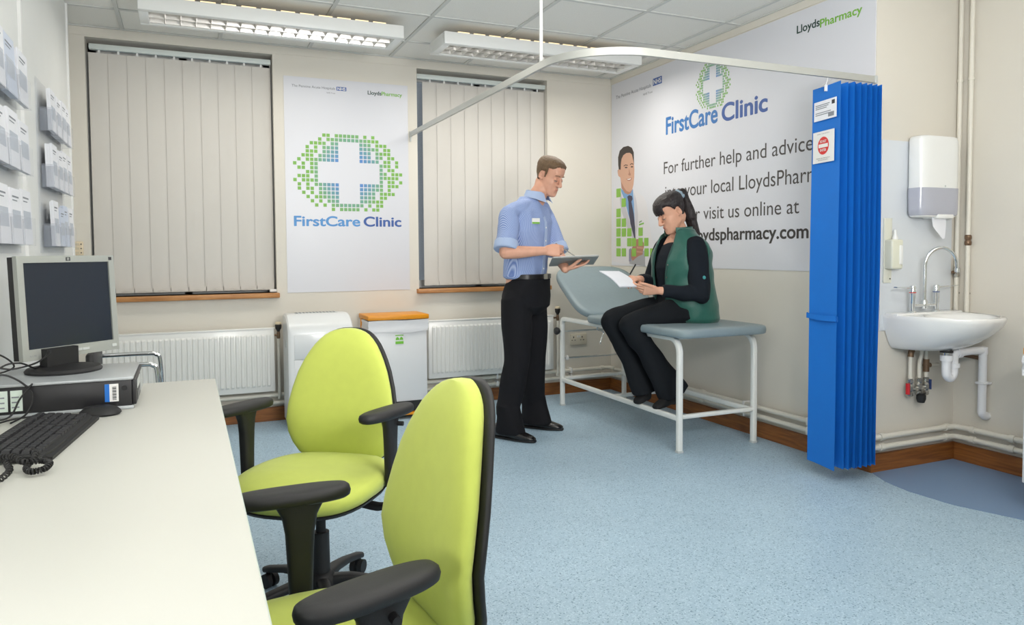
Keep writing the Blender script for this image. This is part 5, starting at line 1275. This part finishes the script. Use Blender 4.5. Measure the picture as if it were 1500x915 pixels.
# clipboard, paper, pen
cbc = V(-1.142, -1.425, 1.150); cu_ = V(.93, -.34, .035).normalized(); cn_ = V(-.10, .30, .95); cn_ = (cn_-cu_*cn_.dot(cu_)).normalized(); cv_ = cn_.cross(cu_)
cbd = thing('clipboard', 'pale clipboard with papers held flat by the standing man', 'clipboard', cbc)
MB().obox(cbc, cu_, cv_, cn_, .145, .11, .004).build('board', mat('clip_board_grey', (150, 152, 148), .5), cbd, smooth=False)
MB().obox(cbc+cn_*.006, cu_, cv_, cn_, .136, .10, .002).build('paper', paperm, cbd, smooth=False)
MB().obox(cbc+cn_*.009+cu_*.11, cu_, cv_, cn_, .012, .05, .004).build('clip', nick, cbd, smooth=False)
pa, pb = V(-1.255, -1.40, 1.262), V(-1.118, -1.435, 1.168)
pe = thing('pen', 'thin pen in the right hand of the standing man', 'pen', pa)
MB().tube([pa, pa.lerp(pb, .85)], .0035, 8).build('barrel', nick, pe); MB().tube([pa.lerp(pb, .85), pb], [.0035, .0008], 8).build('tip', blackd, pe)
# ------------------------------------------------------------ the seated woman
F = V(-.985, -.08, 0).normalized(); Lm = V(-F.y, F.x, 0)          # facing the left; her left side is nearer the camera
mc0 = (-.392, -1.56)
nhip, fhip = P_(mc0, .09, .02, .825), P_(mc0, -.09, .02, .825)
nkn, fkn = V(-.795, -1.545, .735), V(-.83, -1.375, .755)
nan, fan_ = V(-.585, -1.685, .315), V(-.665, -1.505, .315)
nsh, fsh = V(-.425, -1.718, 1.235), V(-.430, -1.412, 1.235)
nel, nwr = V(-.432, -1.792, .935), V(-.690, -1.705, .962)
fel, fwr = V(-.50, -1.35, .99), V(-.738, -1.555, 1.030)
hc = V(-.508, -1.580, 1.458); HF = V(-.985, .10, 0)
Mh = headM(hc, HF, .54)
nb = V(-.440, -1.570, 1.345)
body = MB()
torso(body, mc0, [(.76, 0, .03, .13, .11), (.82, 0, .02, .17, .13), (.90, 0, .01, .165, .125), (1.0, 0, .015, .15, .12), (1.1, 0, .03, .155, .125), (1.2, 0, .03, .155, .11), (1.26, 0, .025, .13, .085), (1.31, 0, .035, .08, .065)], Fv=F, Lv=Lm)
sm_limb(body, [(nb-V(0, 0, .05), .058), (nb, .053), (nb.lerp(hc, .4), .051), (hc+Mh.to_3x3()@V(0, -.03, -.05), .052)], 4)
for hp, kn, an in ((nhip, nkn, nan), (fhip, fkn, fan_)):
    sm_limb(body, [(hp, .085), (hp.lerp(kn, .5), .074), (kn, .054)], 5); sm_limb(body, [(kn, .054), (kn.lerp(an, .35), .050), (an, .034)], 5)
for sh, el, wr in ((nsh, nel, nwr), (fsh, fel, fwr)):
    sm_limb(body, [(sh.lerp(V(*mc0, 1.23), .3), .05), (sh, .050), (sh.lerp(el, .5), .043), (el, .038)], 5)
    sm_limb(body, [(el, .038), (el.lerp(wr, .3), .036), (wr, .0245)], 5)
hand(body, nwr-V(.012, 0, 0), V(-.93, .34, .08), V(.25, .80, .45), V(-.1, -.3, 1), curls=[(.15, .3, .3), (.3, .5, .4), (.5, .7, .5), (.6, .8, .5)], thumb=(.95, .35, -.12), tc=.1, sc=.92)
hand(body, fwr, V(-.80, -.50, .12), V(-.25, .25, -1), V(-.35, -.9, .2), curls=[(.45, .8, .5), (.55, .8, .6), (.7, .9, .6), (.8, .95, .6)], thumb=(.8, .4, .5), tc=.5, sc=.92)
add_head(body, Mh, True, 1.02)
wom = remesh(body, .0036, 2).build('person', skinf, None, angle=180, label='dark-haired woman in green body warmer sitting on the couch writing', category='person')
face_parts(Mh, wom, hairf, True, 1.02)
def keep_w(x, y, z):
    th = interp([(-.11, -.045), (-.06, -.055), (-.04, -.045), (-.028, .0), (-.030, .022), (-.012, .030), (.0, .018), (.012, .022), (.030, .052), (.05, .068), (.07, .070), (.10, .06)], y)[0]
    return z-th
hs = hair_shell(Mh, .009, keep_w, hairf, wom, 'hair', 1.02, noise_amp=.002, female=True)
def hl(*p): return Mh@(V(*p)*1.02)
fr = MB()
for k in range(15):   # straight fringe over the forehead
    x = -.046+.092*k/14; yy = .090-9.0*x*x
    fr.tube(smooth_curve([hl(x*.6, .045, .112), hl(x*.95, yy-.012, .090), hl(x*1.05, yy+.004, .06), hl(x*1.05, yy+.003, .028+.006*math.sin(k*2.3))], 4), [.006]*4+[.008]*4+[.007]*4+[.0025], 8)
remesh(fr, .0035, 1).build('fringe', hairf, hs, angle=180)
pt_ = MB(); base = hl(0, -.088, .075)
for k in range(9):
    a = 2*PI*k/9; ox, oy = .015*math.cos(a), .015*math.sin(a)
    pt_.tube(smooth_curve([hl(ox*.5, -.085, .060+oy*.6), hl(ox, -.132, .066+oy), base+V(.082+ox*.8, oy, -.065), base+V(.116+ox, oy*1.3, -.16+.01*math.sin(k)), base+V(.160+ox*.8, oy*1.2, -.27), base+V(.215+.012*math.cos(k), oy*.8-.01, -.385+.025*math.sin(k*2))], 6), [.012]*6+[.024]*12+[.018]*6+[.010]*6+[.002], 9)
remesh(pt_, .004, 1, lambda co: .0012*np.sin(900*co[:, 1]+60*co[:, 2])).build('ponytail', hairf, hs, angle=180)
scr = MB(); c = hl(0, -.108, .068); ax = (hl(0, -.13, .075)-hl(0, -.08, .06)).normalized(); u_ = ax.orthogonal().normalized(); v_ = ax.cross(u_)
ring = []
for k in range(48): a = 2*PI*k/48; ring.append(c+(u_*math.cos(a)+v_*math.sin(a))*(.027+.003*math.sin(a*9)))
scr.tube(ring, [.013+.003*math.sin(k*2.1) for k in range(48)], 10, closed=True)
scr.build('scrunchie', mat('scrunchie_grey', (150, 170, 184), .8, bump=.3, bscale=90), hs, angle=180)
# clothing
navy = mat('knit_navy', (20, 26, 34), .85, bump=.1, bscale=500, spec=.25)
green = mat('gilet_green', (32, 92, 80), .5, bump=.10, bscale=60, sheen=.2)
greend = mat('gilet_lining', (24, 70, 62), .6)
top = MB()
torso(top, mc0, [(.80, 0, .03, .165, .13), (.90, 0, .025, .175, .138), (1.0, 0, .03, .170, .135), (1.1, 0, .038, .170, .14), (1.18, 0, .034, .170, .125), (1.24, 0, .028, .15, .10), (1.275, 0, .028, .10, .07)], Fv=F, Lv=Lm)
for sh, el, wr in ((nsh, nel, nwr), (fsh, fel, fwr)):
    sm_limb(top, [(sh.lerp(V(*mc0, 1.23), .4), .058), (sh, .068), (sh.lerp(el, .4), .071), (sh.lerp(el, .8), .066), (el, .058)], 6, 22)
    e = el.lerp(wr, .90); dd = (wr-el).normalized()
    sm_limb(top, [(el, .054), (el.lerp(wr, .45), .048), (el.lerp(wr, .75), .041)], 5, 22); top.tube([el.lerp(wr, .6), e], [.044, .037], 22)
remesh(top, .006, 4, folds(.0055, 1.0, 5.0)).build('navy_top', navy, wom, angle=180)
MB().lathe(nsh.lerp(nel, .64)+V(-.012, -.0685, .0), [(.011, 0), (.011, .002), (.0, .003)], 20, (-.1, -1, .15)).build('arm_emblem', mat('emblem_teal', (70, 150, 150), .5), wom)
vest = MB()
vt_ = [(.745, 0, -.035, .205, .135), (.77, 0, -.03, .222, .158), (.85, 0, -.015, .215, .172), (.95, 0, .0, .196, .168), (1.05, 0, .015, .190, .165), (1.14, 0, .02, .200, .155), (1.20, 0, .018, .205, .138), (1.25, 0, .02, .186, .116), (1.29, 0, .03, .145, .100), (1.325, 0, .04, .106, .088), (1.36, 0, .048, .084, .078)]
torso(vest, mc0, vt_, 48, F, Lm, 2.5)
vst = remesh(vest, .0065, 4, folds(.0050, .8, 2.0, 1.2))
# open the front: cut faces in a wedge around the centre line, and arm holes
keepf = []
def vcol(p):
    r_ = V(p[0]-mc0[0], p[1]-mc0[1], 0); return r_.dot(F), r_.dot(Lm), p[2]
def seg_d(p, a, b):
    t = max(0, min(1, (p-a).dot(b-a)/(b-a).length_squared)); return (p-a.lerp(b, t)).length
sleeve = [(nsh+V(-.005, -.055, -.012), nsh+V(-.005, -.065, -.095)), (fsh+V(-.005, .055, -.012), fsh+V(-.005, .065, -.095))]
for f_ in vst.f:
    c = sum((V(*vst.v[i]) for i in f_), V(0, 0, 0))/len(f_)
    ff, ll, z = vcol(c)
    t_ = min(1, max(0, (z-.76)/.5))
    if ff > 0 and -.075-.03*t_ < ll < .012+.050*t_: continue
    if z > 1.345: continue
    if any(seg_d(c, a_, b_) < .080 for a_, b_ in sleeve): continue
    if z < .765 and ff > -.10: pass
    keepf.append(f_)
vst.f = keepf
relax_border(vst, 25)
vo = vst.build('gilet', green, wom, angle=180)
vo.modifiers.new('thickness', 'SOLIDIFY').thickness = .010; vo.modifiers['thickness'].offset = 1
# stand collar of the gilet
for s in (-1, 1):
    rs = []
    for k in range(14):
        a = s*(.62+(PI-.62)*k/13); t = k/13
        d = F*math.cos(a)+Lm*math.sin(a); c = nb+V(.006, .0, -.028)
        lo = c+d*(.084+.012*(1-t)); hi = c+d*(.072+.022*(1-t))+V(0, 0, .052-.010*(1-t))
        rs.append([lo+d*.004, hi+d*.004, hi-d*.004, lo-d*.004-V(0, 0, .01)])
    MB().rings(rs).build('gilet_collar', green, wom)
# piping along the opening, press studs
def vfront(z, l, extra=.004):
    zz = [(a, f+b) for a, _, f, _, b in vt_]; w = interp([(a, w_) for a, _, _, w_, _ in vt_], z)[0]; b_ = interp([(a, b) for a, _, _, _, b in vt_], z)[0]
    f = interp(zz, z)[0]-b_*(1-(max(0, 1-(abs(l)/w)**2.5))**(1/2.5))
    return P_(mc0, l, f+extra, z)
edge = [vfront(z, .014+.050*min(1, (z-.76)/.5), .010) for z in np.linspace(.775, 1.25, 16)]
MB().tube(edge, .006, 8, round_end=True).build('gilet_piping', greend, wom)
edge2 = [vfront(z, -.077-.03*min(1, (z-.76)/.5), .010) for z in np.linspace(.80, 1.25, 16)]
MB().tube(edge2, .006, 8, round_end=True).build('gilet_piping', greend, wom)
for z in (.88, .96, 1.04, 1.12): MB().lathe(vfront(z, .026+.10*(z-.76), .012), [(.0045, 0), (.0045, .003), (0, .004)], 12, F).build('press_stud', nick, wom)
MB().tube([vfront(.79, .018, .014), vfront(.765, .018, .010)+V(0, 0, -.035)], .003, 8).build('zip_pull', greend, wom)
trn = mat('trouser_navy', (19, 23, 28), .85, bump=.08, bscale=400, spec=.25)
tw = MB()
torso(tw, mc0, [(.765, 0, .0, .19, .16), (.78, 0, .0, .205, .175), (.84, 0, .01, .205, .172), (.90, 0, .02, .18, .15), (.93, 0, .02, .16, .13)], Fv=F, Lv=Lm)
for hp, kn, an in ((nhip, nkn, nan), (fhip, fkn, fan_)):
    sm_limb(tw, [(hp+V(0, 0, .0), .098), (hp.lerp(kn, .4)+V(0, 0, .008), .092), (hp.lerp(kn, .8)+V(0, 0, .004), .080), (kn, .073)], 6, 24)
    ld = (an-kn).normalized(); sd_ = Lm; fd = ld.cross(sd_).normalized()
    if fd.dot(F) < 0: fd = -fd
    sm_limb(tw, [(kn, .073), (kn.lerp(an, .25), .068)], 5, 24)
    tw.rings([superring(kn.lerp(an, t)+fd*o, sd_, fd, a, b, 28) for t, a, b, o in ((.1, .068, .070, 0), (.35, .065, .070, -.006), (.6, .067, .082, -.012), (.85, .074, .100, -.016), (1.02, .080, .112, -.018), (1.05, .078, .108, -.018))])
remesh(tw, .0065, 4, folds(.0070, .6, 7.0, .8)).build('trousers', trn, wom, angle=180)
sock = mat('sock_black', (20, 20, 22), .85)
for an, toe in ((nan, V(-.725, -1.715, .232)), (fan_, V(-.745, -1.535, .232))):
    heel = an+V(.035, .005, -.055)
    m = MB(); sm_limb(m, [(an+V(-.005, 0, .06), .042), (an+V(.01, 0, -.02), .040), (heel+V(-.01, 0, .0), .034)], 4)
    dd = (toe-heel); side = dd.cross(V(0, 0, 1)).normalized(); upv = side.cross(dd).normalized()
    m.rings([superring(heel+dd*t+upv*o, side, upv, a, b, 20, 2.3) for t, a, b, o in ((-.12, .018, .018, .012), (.0, .031, .032, .008), (.3, .034, .036, .014), (.6, .040, .028, .006), (.85, .038, .019, 0), (1.0, .024, .013, -.003))])
    remesh(m, .005, 3).build('sock', sock, wom, angle=180)
# papers and pen of the woman
pc_ = V(-.885, -1.665, 1.035)
tl_, tr2, br_ = V(-1.065, -1.615, 1.090), V(-.880, -1.545, 1.084), V(-.800, -1.652, .990)
bl2 = tl_+(br_-tr2)
pu, pv = (tr2-tl_).normalized(), (bl2-tl_).normalized(); pn_ = pu.cross(pv).normalized()
pp = thing('paper_stack', 'sheaf of white papers held up by the seated woman', 'papers', tl_)
for k in range(4):
    o = pn_*.0022*k; j = .002*k
    vs = []
    for i in range(7):
        for q in range(2):
            t = i/6; p = tl_.lerp(bl2, t) if q == 0 else tr2.lerp(br_, t); p = p+o+pu*j+pn_*(-.010*math.sin(PI*t)); vs.append(p)
    vs2 = [v+pn_*.0012 for v in vs]; fs = [(2*i, 2*i+1, 2*i+3, 2*i+2) for i in range(6)]; n14 = 14
    fs += [tuple(n14+q for q in reversed(f)) for f in fs]+[(0, 14, 15, 1), (12, 13, 27, 26)]+[(2*i, 2*i+2, 2*i+16, 2*i+14) for i in range(6)]+[(2*i+1, 2*i+15, 2*i+17, 2*i+3) for i in range(6)]
    MB().add(vs+vs2, fs).build('sheet', paperm, pp, angle=60)
pa, pb = V(-.782, -1.585, 1.125), V(-.835, -1.60, 1.062)
pe = thing('pen', 'black pen in the hand of the seated woman above the papers', 'pen', pa)
MB().tube([pa, pb], .0048, 10).build('barrel', blackd, pe); MB().tube([pb, pb+(pb-pa).normalized()*.012], [.0045, .001], 8).build('tip', nick, pe)

GROUPS = {'leaflet_pile': 'leaflet piles in the wall racks', 'leaflet_rack': 'leaflet racks on the left wall', 'waste_bin': 'orange-lidded waste bins', 'radiator': 'radiators under the windows',
          'radiator_valve': 'radiator valves', 'heating_pipe': 'heating pipes above the skirting', 'vertical_blind': 'vertical blinds at the windows', 'cable': 'tangled black cables left of the computer',
          'vertical_pipe': 'vertical pipes in the basin corner', 'pen': 'pens in the hands'}
for o in bpy.data.objects:
    if o.parent is None and o.name.split('.')[0] in GROUPS: o['group'] = GROUPS[o.name.split('.')[0]]
